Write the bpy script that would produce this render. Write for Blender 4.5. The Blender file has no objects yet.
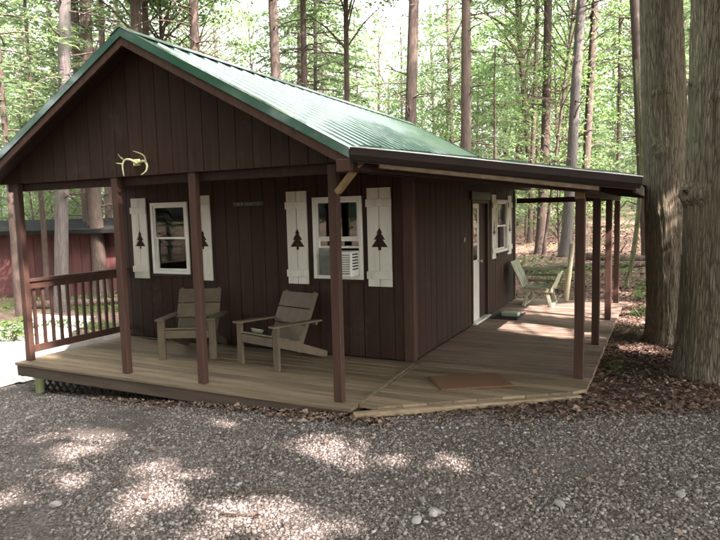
import bpy, bmesh, math, random
import numpy as np
from mathutils import Vector, Matrix

random.seed(7)
rng = np.random.default_rng(7)
SC = bpy.context.scene
COL = SC.collection

# ------------------------------------------------------------------ camera
# x runs right along the cabin front, y runs back along its side, z is up; the deck top is z = 0
FPX, YAW, PITCH, ROLL = 605.13, -0.4655, -0.0935, -0.0242
CAM = Vector((2.6693, -4.8386, 1.7441))
_fwd = Vector((math.sin(YAW) * math.cos(PITCH), math.cos(YAW) * math.cos(PITCH), math.sin(PITCH)))
_r0 = Vector((math.cos(YAW), -math.sin(YAW), 0))
_u0 = _r0.cross(_fwd)
RGT = math.cos(ROLL) * _r0 + math.sin(ROLL) * _u0
UPV = -math.sin(ROLL) * _r0 + math.cos(ROLL) * _u0
cd = bpy.data.cameras.new('camera')
cam = bpy.data.objects.new('camera', cd)
COL.objects.link(cam)
cam.matrix_world = Matrix(((RGT.x, UPV.x, -_fwd.x, CAM.x), (RGT.y, UPV.y, -_fwd.y, CAM.y),
                           (RGT.z, UPV.z, -_fwd.z, CAM.z), (0, 0, 0, 1)))
cd.sensor_width = 36.0
cd.lens = FPX / 720 * 36.0
cd.clip_start, cd.clip_end = 0.05, 2000
SC.camera = cam

# ------------------------------------------------------------------ sky, sun, exposure
SUN_EL = math.radians(43)
_sd = Vector((0.95, -0.31, 0)).normalized()
SUN = Vector((_sd.x * math.cos(SUN_EL), _sd.y * math.cos(SUN_EL), math.sin(SUN_EL)))
world = bpy.data.worlds.new('World')
SC.world = world
world.use_nodes = True
wn = world.node_tree
wn.nodes.clear()
sky = wn.nodes.new('ShaderNodeTexSky')
sky.sky_type = 'NISHITA'
sky.sun_disc = False
sky.sun_elevation = SUN_EL
sky.sun_rotation = math.atan2(SUN.x, SUN.y)
sky.dust_density = 7.0
sky.air_density = 1.0
sky.ozone_density = 1.0
hs = wn.nodes.new('ShaderNodeHueSaturation')
hs.inputs['Saturation'].default_value = 0.15
bg = wn.nodes.new('ShaderNodeBackground')
bg.inputs['Strength'].default_value = 0.15
wo = wn.nodes.new('ShaderNodeOutputWorld')
wn.links.new(sky.outputs[0], hs.inputs['Color'])
wn.links.new(hs.outputs[0], bg.inputs[0])
wn.links.new(bg.outputs[0], wo.inputs[0])
ld = bpy.data.lights.new('sun', 'SUN')
ld.energy = 2.0
ld.angle = math.radians(0.55)
ld.color = (1.0, 0.87, 0.82)
lo = bpy.data.objects.new('sun', ld)
COL.objects.link(lo)
lo.rotation_euler = SUN.to_track_quat('Z', 'Y').to_euler()
lo.location = (20, -12, 25)
vs = SC.view_settings
vs.view_transform = 'Standard'
vs.look = 'None'
vs.gamma = 1
vs.exposure = 3.8
vs.use_curve_mapping = False
cy = SC.cycles
cy.use_denoising = True
cy.max_bounces = 7
cy.diffuse_bounces = 4
cy.glossy_bounces = 3
cy.transmission_bounces = 5
cy.transparent_max_bounces = 8
cy.sample_clamp_indirect = 6
cy.caustics_reflective = False
cy.caustics_refractive = False


def px_dir(px, py):
    return _fwd + RGT * ((px - 360) / FPX) - UPV * ((py - 270) / FPX)


def px_at(px, py, depth):
    return CAM + px_dir(px, py) * depth


def px_plane(px, py, axis, val):
    d = px_dir(px, py)
    return CAM + d * ((val - CAM[axis]) / d[axis])


# ------------------------------------------------------------------ noise
_perm = rng.random((64, 64, 64))


def vnoise(x, y, z=0.0):
    x, y, z = np.broadcast_arrays(np.asarray(x, float), np.asarray(y, float), np.asarray(z, float))
    xi, yi, zi = np.floor(x).astype(int), np.floor(y).astype(int), np.floor(z).astype(int)
    fx, fy, fz = x - xi, y - yi, z - zi
    fx, fy, fz = (f * f * (3 - 2 * f) for f in (fx, fy, fz))
    r = 0
    for a in (0, 1):
        for b in (0, 1):
            for c in (0, 1):
                w = (fx if a else 1 - fx) * (fy if b else 1 - fy) * (fz if c else 1 - fz)
                r = r + w * _perm[(xi + a) % 64, (yi + b) % 64, (zi + c) % 64]
    return r


def fbm(x, y, z=0.0, o=3):
    s, a, t = 0, 1.0, 0
    for i in range(o):
        s = s + a * vnoise(np.asarray(x) * 2 ** i + 7.3 * i, np.asarray(y) * 2 ** i + 3.1 * i, np.asarray(z) * 2 ** i)
        t += a
        a *= 0.5
    return s / t


def ground_z(x, y):
    x, y = np.asarray(x, float), np.asarray(y, float)
    z = np.interp(x, [-13, -4.7, -3.0, -1.5, 0.0, 1.0], [-0.60, -0.415, -0.315, -0.195, -0.095, -0.075])
    z = z - 0.03 * np.clip(-y - 0.3, 0, 1)
    z = z + 0.05 * np.clip(y - 10, 0, 30) * np.clip((x + 14) / 12, 0.12, 1) + 0.02 * np.clip(y - 40, 0, 200)
    d = np.hypot(x, y - 2)
    amp = np.clip((d - 4) / 12, 0, 1)
    z = z + 0.30 * amp * (fbm(x * 0.16 + 5, y * 0.16 + 9) - 0.5) + (0.025 + 0.05 * amp) * (fbm(x * 1.3 + 40, y * 1.3 + 11) - 0.5)
    under = (x > -4.6) & (x < 2.1) & (y > -0.1) & (y < 7.2)
    z = np.where(under, np.minimum(z, -0.07), z)
    return z


def gz(x, y):
    return float(ground_z(x, y))


# ------------------------------------------------------------------ materials
def new_mat(name):
    m = bpy.data.materials.new(name)
    m.use_nodes = True
    n = m.node_tree
    n.nodes.clear()
    out = n.nodes.new('ShaderNodeOutputMaterial')
    b = n.nodes.new('ShaderNodeBsdfPrincipled')
    n.links.new(b.outputs[0], out.inputs[0])
    return m, n, b, out


def node(n, t, **kw):
    x = n.nodes.new(t)
    for k, v in kw.items():
        if k in x.inputs:
            x.inputs[k].default_value = v
        else:
            setattr(x, k, v)
    return x


def ramp(n, fac, stops):
    r = n.nodes.new('ShaderNodeValToRGB')
    el = r.color_ramp.elements
    while len(el) < len(stops):
        el.new(0.5)
    for e, (p, c) in zip(el, stops):
        e.position = p
        e.color = (*c, 1)
    n.links.new(fac, r.inputs[0])
    return r.outputs[0]


def coords(n, scale=(1, 1, 1), kind='Object'):
    tc = n.nodes.new('ShaderNodeTexCoord')
    mp = n.nodes.new('ShaderNodeMapping')
    mp.inputs['Scale'].default_value = scale
    n.links.new(tc.outputs[kind], mp.inputs[0])
    return mp.outputs[0]


def bump(n, b, h, strength=0.3, dist=0.01):
    bp = n.nodes.new('ShaderNodeBump')
    bp.inputs['Strength'].default_value = strength
    bp.inputs['Distance'].default_value = dist
    n.links.new(h, bp.inputs['Height'])
    n.links.new(bp.outputs[0], b.inputs['Normal'])
    return bp


def wood_mat(name, c1, c2, c3, scale=(6, 6, 0.8), rough=0.6, rnd=0.25, bs=0.25, spec=0.3, wear=None):
    m, n, b, _ = new_mat(name)
    co = coords(n, scale)
    oi = n.nodes.new('ShaderNodeObjectInfo')
    ad = n.nodes.new('ShaderNodeVectorMath')
    ad.operation = 'ADD'
    cb = n.nodes.new('ShaderNodeCombineXYZ')
    ml = node(n, 'ShaderNodeMath', operation='MULTIPLY')
    ml.inputs[1].default_value = 37.0
    n.links.new(oi.outputs['Random'], ml.inputs[0])
    for i in range(3):
        n.links.new(ml.outputs[0], cb.inputs[i])
    n.links.new(co, ad.inputs[0])
    n.links.new(cb.outputs[0], ad.inputs[1])
    no = node(n, 'ShaderNodeTexNoise', Scale=2.2, Detail=7.0, Roughness=0.62)
    n.links.new(ad.outputs[0], no.inputs['Vector'])
    col = ramp(n, no.outputs['Fac'], [(0.28, c1), (0.5, c2), (0.75, c3)])
    hv = n.nodes.new('ShaderNodeHueSaturation')
    mr = n.nodes.new('ShaderNodeMapRange')
    mr.inputs['To Min'].default_value = 1 - rnd
    mr.inputs['To Max'].default_value = 1 + rnd
    n.links.new(oi.outputs['Random'], mr.inputs[0])
    n.links.new(mr.outputs[0], hv.inputs['Value'])
    n.links.new(col, hv.inputs['Color'])
    last = hv.outputs[0]
    if wear:
        w = node(n, 'ShaderNodeTexNoise', Scale=wear[1], Detail=8.0, Roughness=0.7)
        n.links.new(coords(n), w.inputs['Vector'])
        wf = ramp(n, w.outputs['Fac'], [(wear[2], (0, 0, 0)), (wear[2] + 0.12, (1, 1, 1))])
        mx = n.nodes.new('ShaderNodeMix')
        mx.data_type = 'RGBA'
        n.links.new(wf, mx.inputs['Factor'])
        n.links.new(last, mx.inputs['A'])
        mx.inputs['B'].default_value = (*wear[0], 1)
        last = mx.outputs['Result']
    n.links.new(last, b.inputs['Base Color'])
    b.inputs['Roughness'].default_value = rough
    b.inputs['Specular IOR Level'].default_value = spec
    bump(n, b, no.outputs['Fac'], bs, 0.006)
    return m


M = {}
M['siding'] = wood_mat('brown_siding_paint', (0.024, 0.0120, 0.0083), (0.033, 0.0170, 0.0120), (0.044, 0.0243, 0.0175), (9, 9, 0.7), 0.66, 0.10, 0.35,
                       wear=((0.052, 0.035, 0.027), 1.6, 0.60), spec=0.2)
M['groove'] = wood_mat('siding_groove', (0.012, 0.007, 0.006), (0.016, 0.010, 0.008), (0.02, 0.012, 0.01), rough=0.8)
M['post'] = wood_mat('red_brown_post_paint', (0.042, 0.020, 0.014), (0.058, 0.028, 0.020), (0.075, 0.038, 0.028), (8, 8, 0.6), 0.6, 0.12, 0.3,
                     wear=((0.10, 0.066, 0.053), 3.0, 0.64))
M['fascia'] = wood_mat('dark_brown_fascia', (0.022, 0.015, 0.013), (0.030, 0.021, 0.018), (0.040, 0.029, 0.025), (1, 1, 6), 0.5, 0.1, 0.15)
M['rawwood'] = wood_mat('bare_pine', (0.17, 0.115, 0.055), (0.24, 0.17, 0.085), (0.31, 0.23, 0.125), (3, 3, 3), 0.6, 0.1, 0.2)
M['deck'] = wood_mat('weathered_deck', (0.105, 0.074, 0.044), (0.175, 0.129, 0.083), (0.245, 0.188, 0.128), (0.7, 9, 9), 0.75, 0.30, 0.5,
                     wear=((0.125, 0.100, 0.062), 1.1, 0.56))
M['deck2'] = wood_mat('brown_deck', (0.118, 0.077, 0.058), (0.215, 0.150, 0.118), (0.32, 0.236, 0.19), (0.7, 9, 9), 0.7, 0.26, 0.5,
                      wear=((0.11, 0.09, 0.055), 1.0, 0.60))
M['chair'] = wood_mat('chair_taupe_paint', (0.088, 0.067, 0.044), (0.110, 0.085, 0.057), (0.135, 0.106, 0.073), (4, 4, 4), 0.55, 0.08, 0.15)
M['white'] = wood_mat('cream_white_paint', (0.50, 0.485, 0.415), (0.60, 0.585, 0.52), (0.67, 0.655, 0.595), (5, 5, 0.8), 0.5, 0.05, 0.15,
                      wear=((0.48, 0.46, 0.38), 4.0, 0.64))
M['vinyl'] = wood_mat('white_vinyl', (0.62, 0.61, 0.56), (0.70, 0.69, 0.65), (0.75, 0.74, 0.70), (2, 2, 2), 0.35, 0.03, 0.05)
M['swing'] = wood_mat('grey_green_wood', (0.20, 0.20, 0.14), (0.28, 0.28, 0.20), (0.36, 0.36, 0.28), (4, 4, 4), 0.7, 0.1, 0.3)
M['pole'] = wood_mat('pale_pole', (0.42, 0.38, 0.26), (0.50, 0.46, 0.33), (0.58, 0.54, 0.41), (3, 3, 1), 0.6)
M['redbarn'] = wood_mat('red_shed_paint', (0.056, 0.018, 0.017), (0.076, 0.026, 0.025), (0.10, 0.040, 0.037), (3, 3, 0.5), 0.7, 0.12, 0.3)
M['barnroof'] = wood_mat('dark_shed_roof', (0.010, 0.010, 0.010), (0.015, 0.015, 0.014), (0.022, 0.022, 0.02), (2, 2, 2), 0.95, spec=0.04)
M['rim'] = wood_mat('weathered_rim_board', (0.045, 0.032, 0.024), (0.065, 0.047, 0.035), (0.09, 0.066, 0.048), (0.8, 6, 6), 0.8, 0.1, 0.4)
M['lattice'] = wood_mat('black_lattice', (0.012, 0.011, 0.010), (0.018, 0.016, 0.014), (0.03, 0.026, 0.022), (3, 3, 3), 0.7)
M['stub'] = wood_mat('green_treated_post', (0.17, 0.19, 0.09), (0.24, 0.26, 0.13), (0.30, 0.32, 0.18), (5, 5, 1), 0.7)
M['antler'] = wood_mat('antler_bone', (0.42, 0.42, 0.20), (0.55, 0.56, 0.30), (0.62, 0.62, 0.40), (8, 8, 8), 0.5)
M['stick'] = wood_mat('dead_stick', (0.05, 0.035, 0.025), (0.09, 0.065, 0.045), (0.14, 0.10, 0.075), (8, 8, 8), 0.8)
M['mat'] = wood_mat('coir_mat', (0.10, 0.050, 0.026), (0.15, 0.078, 0.042), (0.20, 0.11, 0.062), (40, 40, 40), 0.95, 0.05, 0.8)
M['rubber'] = wood_mat('dark_rubber', (0.015, 0.015, 0.014), (0.022, 0.022, 0.02), (0.03, 0.03, 0.028), (8, 8, 8), 0.7)
M['dish'] = wood_mat('grey_green_stoneware', (0.20, 0.22, 0.16), (0.28, 0.30, 0.22), (0.36, 0.38, 0.30), (8, 8, 8), 0.35)
M['sign'] = wood_mat('dark_sign_board', (0.04, 0.03, 0.025), (0.05, 0.04, 0.033), (0.06, 0.05, 0.04), (8, 8, 8), 0.6)
M['letters'] = wood_mat('grey_letters', (0.14, 0.13, 0.12), (0.17, 0.16, 0.15), (0.2, 0.19, 0.18), (8, 8, 8), 0.6)
M['grill'] = wood_mat('grey_grille', (0.16, 0.17, 0.15), (0.2, 0.21, 0.19), (0.26, 0.27, 0.25), (8, 8, 8), 0.5)
M['inner'] = wood_mat('dark_interior', (0.02, 0.018, 0.015), (0.03, 0.026, 0.02), (0.04, 0.035, 0.03), (2, 2, 2), 0.9)

# green painted metal roofing
m, n, b, _ = new_mat('green_metal_roof')
no = node(n, 'ShaderNodeTexNoise', Scale=3.0, Detail=6.0, Roughness=0.6)
n.links.new(coords(n, (1, 3, 1)), no.inputs['Vector'])
n.links.new(ramp(n, no.outputs['Fac'], [(0.3, (0.008, 0.068, 0.040)), (0.55, (0.012, 0.088, 0.054)), (0.8, (0.022, 0.11, 0.074))]), b.inputs['Base Color'])
rr = n.nodes.new('ShaderNodeMapRange')
rr.inputs['To Min'].default_value = 0.14
rr.inputs['To Max'].default_value = 0.30
n.links.new(no.outputs['Fac'], rr.inputs[0])
n.links.new(rr.outputs[0], b.inputs['Roughness'])
b.inputs['Specular IOR Level'].default_value = 1.0
b.inputs['Coat Weight'].default_value = 1.0
b.inputs['Coat Roughness'].default_value = 0.07
b.inputs['Coat IOR'].default_value = 1.6
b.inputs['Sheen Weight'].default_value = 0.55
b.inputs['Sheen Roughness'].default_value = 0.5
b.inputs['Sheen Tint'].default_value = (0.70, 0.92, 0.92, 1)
M['green'] = m
mt_ = m.copy()
mt_.name = 'green_trim'
[q for q in mt_.node_tree.nodes if q.type == 'BSDF_PRINCIPLED'][0].inputs['Sheen Weight'].default_value = 0.0
M['trim'] = mt_

m, n, b, _ = new_mat('galvanised_edge')
b.inputs['Base Color'].default_value = (0.55, 0.53, 0.52, 1)
b.inputs['Metallic'].default_value = 0.7
b.inputs['Roughness'].default_value = 0.4
M['galv'] = m

# window glass: clear, mirror-like at a slant
m, n, b, out = new_mat('window_glass')
n.nodes.remove(b)
tr = n.nodes.new('ShaderNodeBsdfTransparent')
tr.inputs[0].default_value = (0.75, 0.78, 0.76, 1)
gl = n.nodes.new('ShaderNodeBsdfGlossy')
gl.inputs['Roughness'].default_value = 0.015
fr = n.nodes.new('ShaderNodeFresnel')
fr.inputs['IOR'].default_value = 1.5
mx = n.nodes.new('ShaderNodeMixShader')
n.links.new(fr.outputs[0], mx.inputs[0])
n.links.new(tr.outputs[0], mx.inputs[1])
n.links.new(gl.outputs[0], mx.inputs[2])
n.links.new(mx.outputs[0], out.inputs[0])
M['glass'] = m


def island_mat(name, stops, rough=0.85, bs=0.0, spec=0.3):
    m, n, b, _ = new_mat(name)
    g = n.nodes.new('ShaderNodeNewGeometry')
    n.links.new(ramp(n, g.outputs['Random Per Island'], stops), b.inputs['Base Color'])
    b.inputs['Roughness'].default_value = rough
    b.inputs['Specular IOR Level'].default_value = spec
    if bs:
        no = node(n, 'ShaderNodeTexNoise', Scale=120.0, Detail=3.0)
        n.links.new(coords(n), no.inputs['Vector'])
        bump(n, b, no.outputs['Fac'], bs, 0.003)
    return m


M['stone'] = island_mat('gravel_stones', [(0.0, (0.075, 0.058, 0.049)), (0.3, (0.148, 0.122, 0.108)), (0.6, (0.20, 0.171, 0.156)), (0.85, (0.26, 0.228, 0.212)),
                                          (0.97, (0.34, 0.305, 0.288)), (1.0, (0.43, 0.40, 0.385))], 0.85, 0.4)
M['palestone'] = wood_mat('pale_stone', (0.2, 0.19, 0.18), (0.26, 0.245, 0.23), (0.32, 0.305, 0.29), (20, 20, 20), 0.8)
M['litter'] = island_mat('dead_leaves', [(0.0, (0.055, 0.034, 0.027)), (0.3, (0.115, 0.072, 0.056)), (0.6, (0.18, 0.120, 0.094)), (0.9, (0.26, 0.182, 0.146)),
                                         (0.97, (0.26, 0.15, 0.085)), (1.0, (0.38, 0.27, 0.19))], 0.8)
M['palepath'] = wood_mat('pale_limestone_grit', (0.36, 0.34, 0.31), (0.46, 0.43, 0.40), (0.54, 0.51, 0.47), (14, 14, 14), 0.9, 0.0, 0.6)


def leaf_mat(name, stops, trans, tf=0.45):
    m, n, b, out = new_mat(name)
    g = n.nodes.new('ShaderNodeNewGeometry')
    c = ramp(n, g.outputs['Random Per Island'], stops)
    n.links.new(c, b.inputs['Base Color'])
    b.inputs['Roughness'].default_value = 0.5
    b.inputs['Specular IOR Level'].default_value = 0.25
    t = n.nodes.new('ShaderNodeBsdfTranslucent')
    c2 = ramp(n, g.outputs['Random Per Island'], trans)
    n.links.new(c2, t.inputs[0])
    mx = n.nodes.new('ShaderNodeMixShader')
    mx.inputs[0].default_value = tf
    n.links.new(b.outputs[0], mx.inputs[1])
    n.links.new(t.outputs[0], mx.inputs[2])
    n.links.new(mx.outputs[0], out.inputs[0])
    return m


M['hemlock'] = leaf_mat('hemlock_needles', [(0, (0.042, 0.068, 0.037)), (0.5, (0.066, 0.098, 0.055)), (1, (0.098, 0.128, 0.073))],
                        [(0, (0.15, 0.23, 0.09)), (0.5, (0.21, 0.30, 0.13)), (1, (0.29, 0.36, 0.17))])
M['leaf'] = leaf_mat('broad_leaves', [(0, (0.060, 0.10, 0.026)), (0.5, (0.085, 0.14, 0.038)), (1, (0.13, 0.17, 0.052))],
                     [(0, (0.15, 0.26, 0.085)), (0.5, (0.22, 0.345, 0.12)), (1, (0.30, 0.40, 0.155))], 0.5)
M['grass'] = leaf_mat('grass_blades', [(0, (0.05, 0.085, 0.025)), (0.5, (0.075, 0.12, 0.035)), (1, (0.13, 0.15, 0.06))],
                      [(0, (0.10, 0.2, 0.05)), (1, (0.2, 0.3, 0.08))], 0.3)


def bark_mat(name, c1, c2, c3, sc=(14, 14, 2.2), moss=None, bs=0.9, dist=0.02):
    m, n, b, _ = new_mat(name)
    co = coords(n, sc)
    no = node(n, 'ShaderNodeTexNoise', Scale=1.0, Detail=8.0, Roughness=0.65, Distortion=0.6)
    n.links.new(co, no.inputs['Vector'])
    vo = node(n, 'ShaderNodeTexVoronoi', Scale=1.1)
    vo.feature = 'DISTANCE_TO_EDGE'
    n.links.new(co, vo.inputs['Vector'])
    mu = node(n, 'ShaderNodeMath', operation='MULTIPLY')
    n.links.new(no.outputs['Fac'], mu.inputs[0])
    sm = n.nodes.new('ShaderNodeMapRange')
    sm.inputs['From Max'].default_value = 0.22
    sm.inputs['To Min'].default_value = 0.45
    n.links.new(vo.outputs['Distance'], sm.inputs[0])
    n.links.new(sm.outputs[0], mu.inputs[1])
    col = ramp(n, mu.outputs[0], [(0.18, c1), (0.38, c2), (0.66, c3)])
    if moss:
        mn = node(n, 'ShaderNodeTexNoise', Scale=1.1, Detail=6.0, Roughness=0.7)
        n.links.new(coords(n), mn.inputs['Vector'])
        mf = ramp(n, mn.outputs['Fac'], [(0.48, (0, 0, 0)), (0.68, (0.75, 0.75, 0.75))])
        mx = n.nodes.new('ShaderNodeMix')
        mx.data_type = 'RGBA'
        n.links.new(mf, mx.inputs['Factor'])
        n.links.new(col, mx.inputs['A'])
        mx.inputs['B'].default_value = (*moss, 1)
        col = mx.outputs['Result']
    n.links.new(col, b.inputs['Base Color'])
    b.inputs['Roughness'].default_value = 0.85
    b.inputs['Specular IOR Level'].default_value = 0.2
    bump(n, b, mu.outputs[0], bs, dist)
    return m


M['bark'] = bark_mat('grey_brown_bark', (0.034, 0.023, 0.019), (0.082, 0.058, 0.047), (0.138, 0.103, 0.086))
M['bark_dark'] = bark_mat('dark_bark', (0.04, 0.028, 0.024), (0.095, 0.066, 0.055), (0.16, 0.115, 0.095))
M['bark_pale'] = bark_mat('pale_grey_bark', (0.048, 0.040, 0.036), (0.108, 0.091, 0.083), (0.17, 0.147, 0.136))
M['bark_big'] = bark_mat('mossy_hemlock_bark', (0.065, 0.050, 0.035), (0.225, 0.181, 0.132), (0.39, 0.325, 0.24), (15, 15, 3.6), (0.17, 0.160, 0.095), 1.0, 0.05)
M['twig'] = M['bark_dark']
M['moss_bark'] = bark_mat('mossy_sapling_bark', (0.06, 0.06, 0.03), (0.12, 0.12, 0.06), (0.18, 0.18, 0.1))

# forest floor
m, n, b, _ = new_mat('forest_floor')
co = coords(n)
n1 = node(n, 'ShaderNodeTexNoise', Scale=0.55, Detail=8.0, Roughness=0.65)
n2 = node(n, 'ShaderNodeTexVoronoi', Scale=16.0)
n3 = node(n, 'ShaderNodeTexNoise', Scale=30.0, Detail=5.0, Roughness=0.7)
for q in (n1, n2, n3):
    n.links.new(co, q.inputs['Vector'])
ca = ramp(n, n2.outputs['Color'], [(0.1, (0.06, 0.034, 0.026)), (0.5, (0.14, 0.084, 0.066)), (0.9, (0.23, 0.155, 0.125))])
gm = node(n, 'ShaderNodeTexNoise', Scale=0.23, Detail=7.0, Roughness=0.7)
n.links.new(co, gm.inputs['Vector'])
gf = ramp(n, gm.outputs['Fac'], [(0.50, (0, 0, 0)), (0.62, (0.8, 0.8, 0.8))])
mx = n.nodes.new('ShaderNodeMix')
mx.data_type = 'RGBA'
n.links.new(gf, mx.inputs['Factor'])
n.links.new(ca, mx.inputs['A'])
mx.inputs['B'].default_value = (0.075, 0.10, 0.032, 1)
m2 = n.nodes.new('ShaderNodeMix')
m2.data_type = 'RGBA'
m2.blend_type = 'MULTIPLY'
m2.inputs['Factor'].default_value = 0.55
n.links.new(mx.outputs['Result'], m2.inputs['A'])
n.links.new(ramp(n, n3.outputs['Fac'], [(0.3, (0.35, 0.35, 0.35)), (0.7, (1.3, 1.3, 1.3))]), m2.inputs['B'])
n.links.new(m2.outputs['Result'], b.inputs['Base Color'])
b.inputs['Roughness'].default_value = 0.95
b.inputs['Specular IOR Level'].default_value = 0.15
bump(n, b, n2.outputs['Distance'], 0.9, 0.03)
M['floor'] = m

# gravel bed under the loose stones
m, n, b, _ = new_mat('gravel_bed')
co = coords(n)
v1 = node(n, 'ShaderNodeTexVoronoi', Scale=75.0)
n1 = node(n, 'ShaderNodeTexNoise', Scale=1.4, Detail=7.0, Roughness=0.65)
n.links.new(co, v1.inputs['Vector'])
n.links.new(co, n1.inputs['Vector'])
ca = ramp(n, v1.outputs['Color'], [(0.1, (0.058, 0.045, 0.038)), (0.5, (0.135, 0.112, 0.101)), (0.9, (0.22, 0.19, 0.176))])
m2 = n.nodes.new('ShaderNodeMix')
m2.data_type = 'RGBA'
m2.blend_type = 'MULTIPLY'
m2.inputs['Factor'].default_value = 0.7
n.links.new(ca, m2.inputs['A'])
n.links.new(ramp(n, n1.outputs['Fac'], [(0.35, (0.45, 0.42, 0.40)), (0.65, (1.0, 1.0, 1.0))]), m2.inputs['B'])
n.links.new(m2.outputs['Result'], b.inputs['Base Color'])
b.inputs['Roughness'].default_value = 0.9
b.inputs['Specular IOR Level'].default_value = 0.2
bump(n, b, v1.outputs['Distance'], 1.0, 0.02)
M['gravel'] = m


# ------------------------------------------------------------------ mesh helpers
def np_mesh(name, verts, faces):
    """verts (N,3), faces (F,k) all of one size k"""
    verts = np.ascontiguousarray(verts, dtype=np.float32)
    faces = np.ascontiguousarray(faces, dtype=np.int32)
    me = bpy.data.meshes.new(name)
    F, k = faces.shape
    me.vertices.add(len(verts))
    me.vertices.foreach_set('co', verts.ravel())
    me.loops.add(F * k)
    me.loops.foreach_set('vertex_index', faces.ravel())
    me.polygons.add(F)
    me.polygons.foreach_set('loop_start', np.arange(0, F * k, k, dtype=np.int32))
    me.polygons.foreach_set('loop_total', np.full(F, k, dtype=np.int32))
    me.update(calc_edges=True)
    return me


class MB:
    def __init__(s):
        s.v, s.f = [], []

    def poly(s, pts, faces):
        o = len(s.v)
        s.v += [tuple(p) for p in pts]
        s.f += [tuple(o + i for i in f) for f in faces]
        return s

    def box(s, x0, x1, y0, y1, z0, z1):
        P = [(x0, y0, z0), (x1, y0, z0), (x1, y1, z0), (x0, y1, z0), (x0, y0, z1), (x1, y0, z1), (x1, y1, z1), (x0, y1, z1)]
        return s.poly(P, [(0, 3, 2, 1), (4, 5, 6, 7), (0, 1, 5, 4), (1, 2, 6, 5), (2, 3, 7, 6), (3, 0, 4, 7)])

    def bar(s, a, b, w, h, up=(0, 0, 1)):
        """box from a to b, w across, h along 'up'"""
        a, b = Vector(a), Vector(b)
        d = (b - a).normalized()
        sd = d.cross(Vector(up))
        if sd.length < 1e-5:
            sd = d.cross(Vector((0, 1, 0)))
        sd.normalize()
        u = sd.cross(d)
        sd, u = sd * w / 2, u * h / 2
        P = [a - sd - u, a + sd - u, a + sd + u, a - sd + u, b - sd - u, b + sd - u, b + sd + u, b - sd + u]
        return s.poly(P, [(0, 1, 2, 3), (7, 6, 5, 4), (4, 5, 1, 0), (5, 6, 2, 1), (6, 7, 3, 2), (7, 4, 0, 3)])

    def prism(s, pts, off):
        """extrude a planar outline by a vector"""
        pts = [Vector(p) for p in pts]
        off = Vector(off)
        k = len(pts)
        nrm = Vector((0, 0, 0))
        for i in range(k):
            nrm += pts[i].cross(pts[(i + 1) % k])
        if nrm.dot(off) > 0:
            pts = pts[::-1]
        fs = [tuple(range(k)), tuple(range(2 * k - 1, k - 1, -1))]
        for i in range(k):
            j = (i + 1) % k
            fs.append((j, i, k + i, k + j))
        return s.poly(pts + [p + off for p in pts], fs)

    def tube(s, pts, rad, sides=8, cap=True):
        pts = [Vector(p) for p in pts]
        k = len(pts)
        if not hasattr(rad, '__len__'):
            rad = [rad] * k
        ref = Vector((0.31, 0.17, 0.93))
        o = len(s.v)
        for i, p in enumerate(pts):
            d = (pts[min(i + 1, k - 1)] - pts[max(i - 1, 0)]).normalized()
            a = d.cross(ref)
            if a.length < 0.05:
                a = d.cross(Vector((1, 0, 0)))
            a.normalize()
            c = d.cross(a)
            for j in range(sides):
                t = 2 * math.pi * j / sides
                s.v.append(tuple(p + (a * math.cos(t) + c * math.sin(t)) * rad[i]))
        for i in range(k - 1):
            for j in range(sides):
                j2 = (j + 1) % sides
                s.f.append((o + i * sides + j, o + i * sides + j2, o + (i + 1) * sides + j2, o + (i + 1) * sides + j))
        if cap:
            s.f.append(tuple(o + j for j in range(sides))[::-1])
            s.f.append(tuple(o + (k - 1) * sides + j for j in range(sides)))
        return s

    def mesh(s, name):
        me = bpy.data.meshes.new(name)
        me.from_pydata(s.v, [], s.f)
        me.update()
        return me

    def build(s, name, mat, parent=None, bevel=0.0, smooth=False):
        me = s.mesh(name)
        bm = bmesh.new()
        bm.from_mesh(me)
        bmesh.ops.recalc_face_normals(bm, faces=bm.faces)
        if bevel:
            bmesh.ops.bevel(bm, geom=[e for e in bm.edges if e.calc_face_angle(0) > 0.5], offset=bevel, segments=1, affect='EDGES', clamp_overlap=True)
        bm.to_mesh(me)
        bm.free()
        if smooth:
            me.polygons.foreach_set('use_smooth', [True] * len(me.polygons))
        return obj(name, me, mat, parent)


def obj(name, me, mat, parent=None):
    o = bpy.data.objects.new(name, me)
    COL.objects.link(o)
    if mat is not None and me is not None and not len(me.materials):
        me.materials.append(M[mat] if isinstance(mat, str) else mat)
    if parent is not None:
        o.parent = parent
    return o


def thing(name, label, cat, loc=(0, 0, 0), rz=0.0, group=None):
    o = bpy.data.objects.new(name, None)
    o.empty_display_size = 0.2
    COL.objects.link(o)
    o.location = loc
    o.rotation_euler = (0, 0, rz)
    return tag(o, label, cat, group)


def tag(o, label, cat, group=None):
    o['label'] = label
    o['category'] = cat
    if group:
        o['group'] = group
    return o


def kind(o, k, label=None, cat=None):
    o['kind'] = k
    if label:
        o['label'] = label
    if cat:
        o['category'] = cat
    return o


# ------------------------------------------------------------------ ground
def sinh_axis(nh, near, far):
    t = np.linspace(-1, 1, nh)
    k = 6.5
    return np.sinh(k * t) / np.sinh(k) * far + near


gx, gy = sinh_axis(261, -1.0, 260), sinh_axis(261, 4.0, 260)
XX, YY = np.meshgrid(gx, gy)
V = np.stack([XX.ravel(), YY.ravel(), ground_z(XX, YY).ravel()], 1)
nx, ny = len(gx), len(gy)
idx = np.arange(nx * ny).reshape(ny, nx)
F = np.stack([idx[:-1, :-1], idx[:-1, 1:], idx[1:, 1:], idx[1:, :-1]], -1).reshape(-1, 4)
me = np_mesh('ground', V, F)
me.polygons.foreach_set('use_smooth', [True] * len(me.polygons))
kind(obj('ground', me, 'floor'), 'structure')


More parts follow.
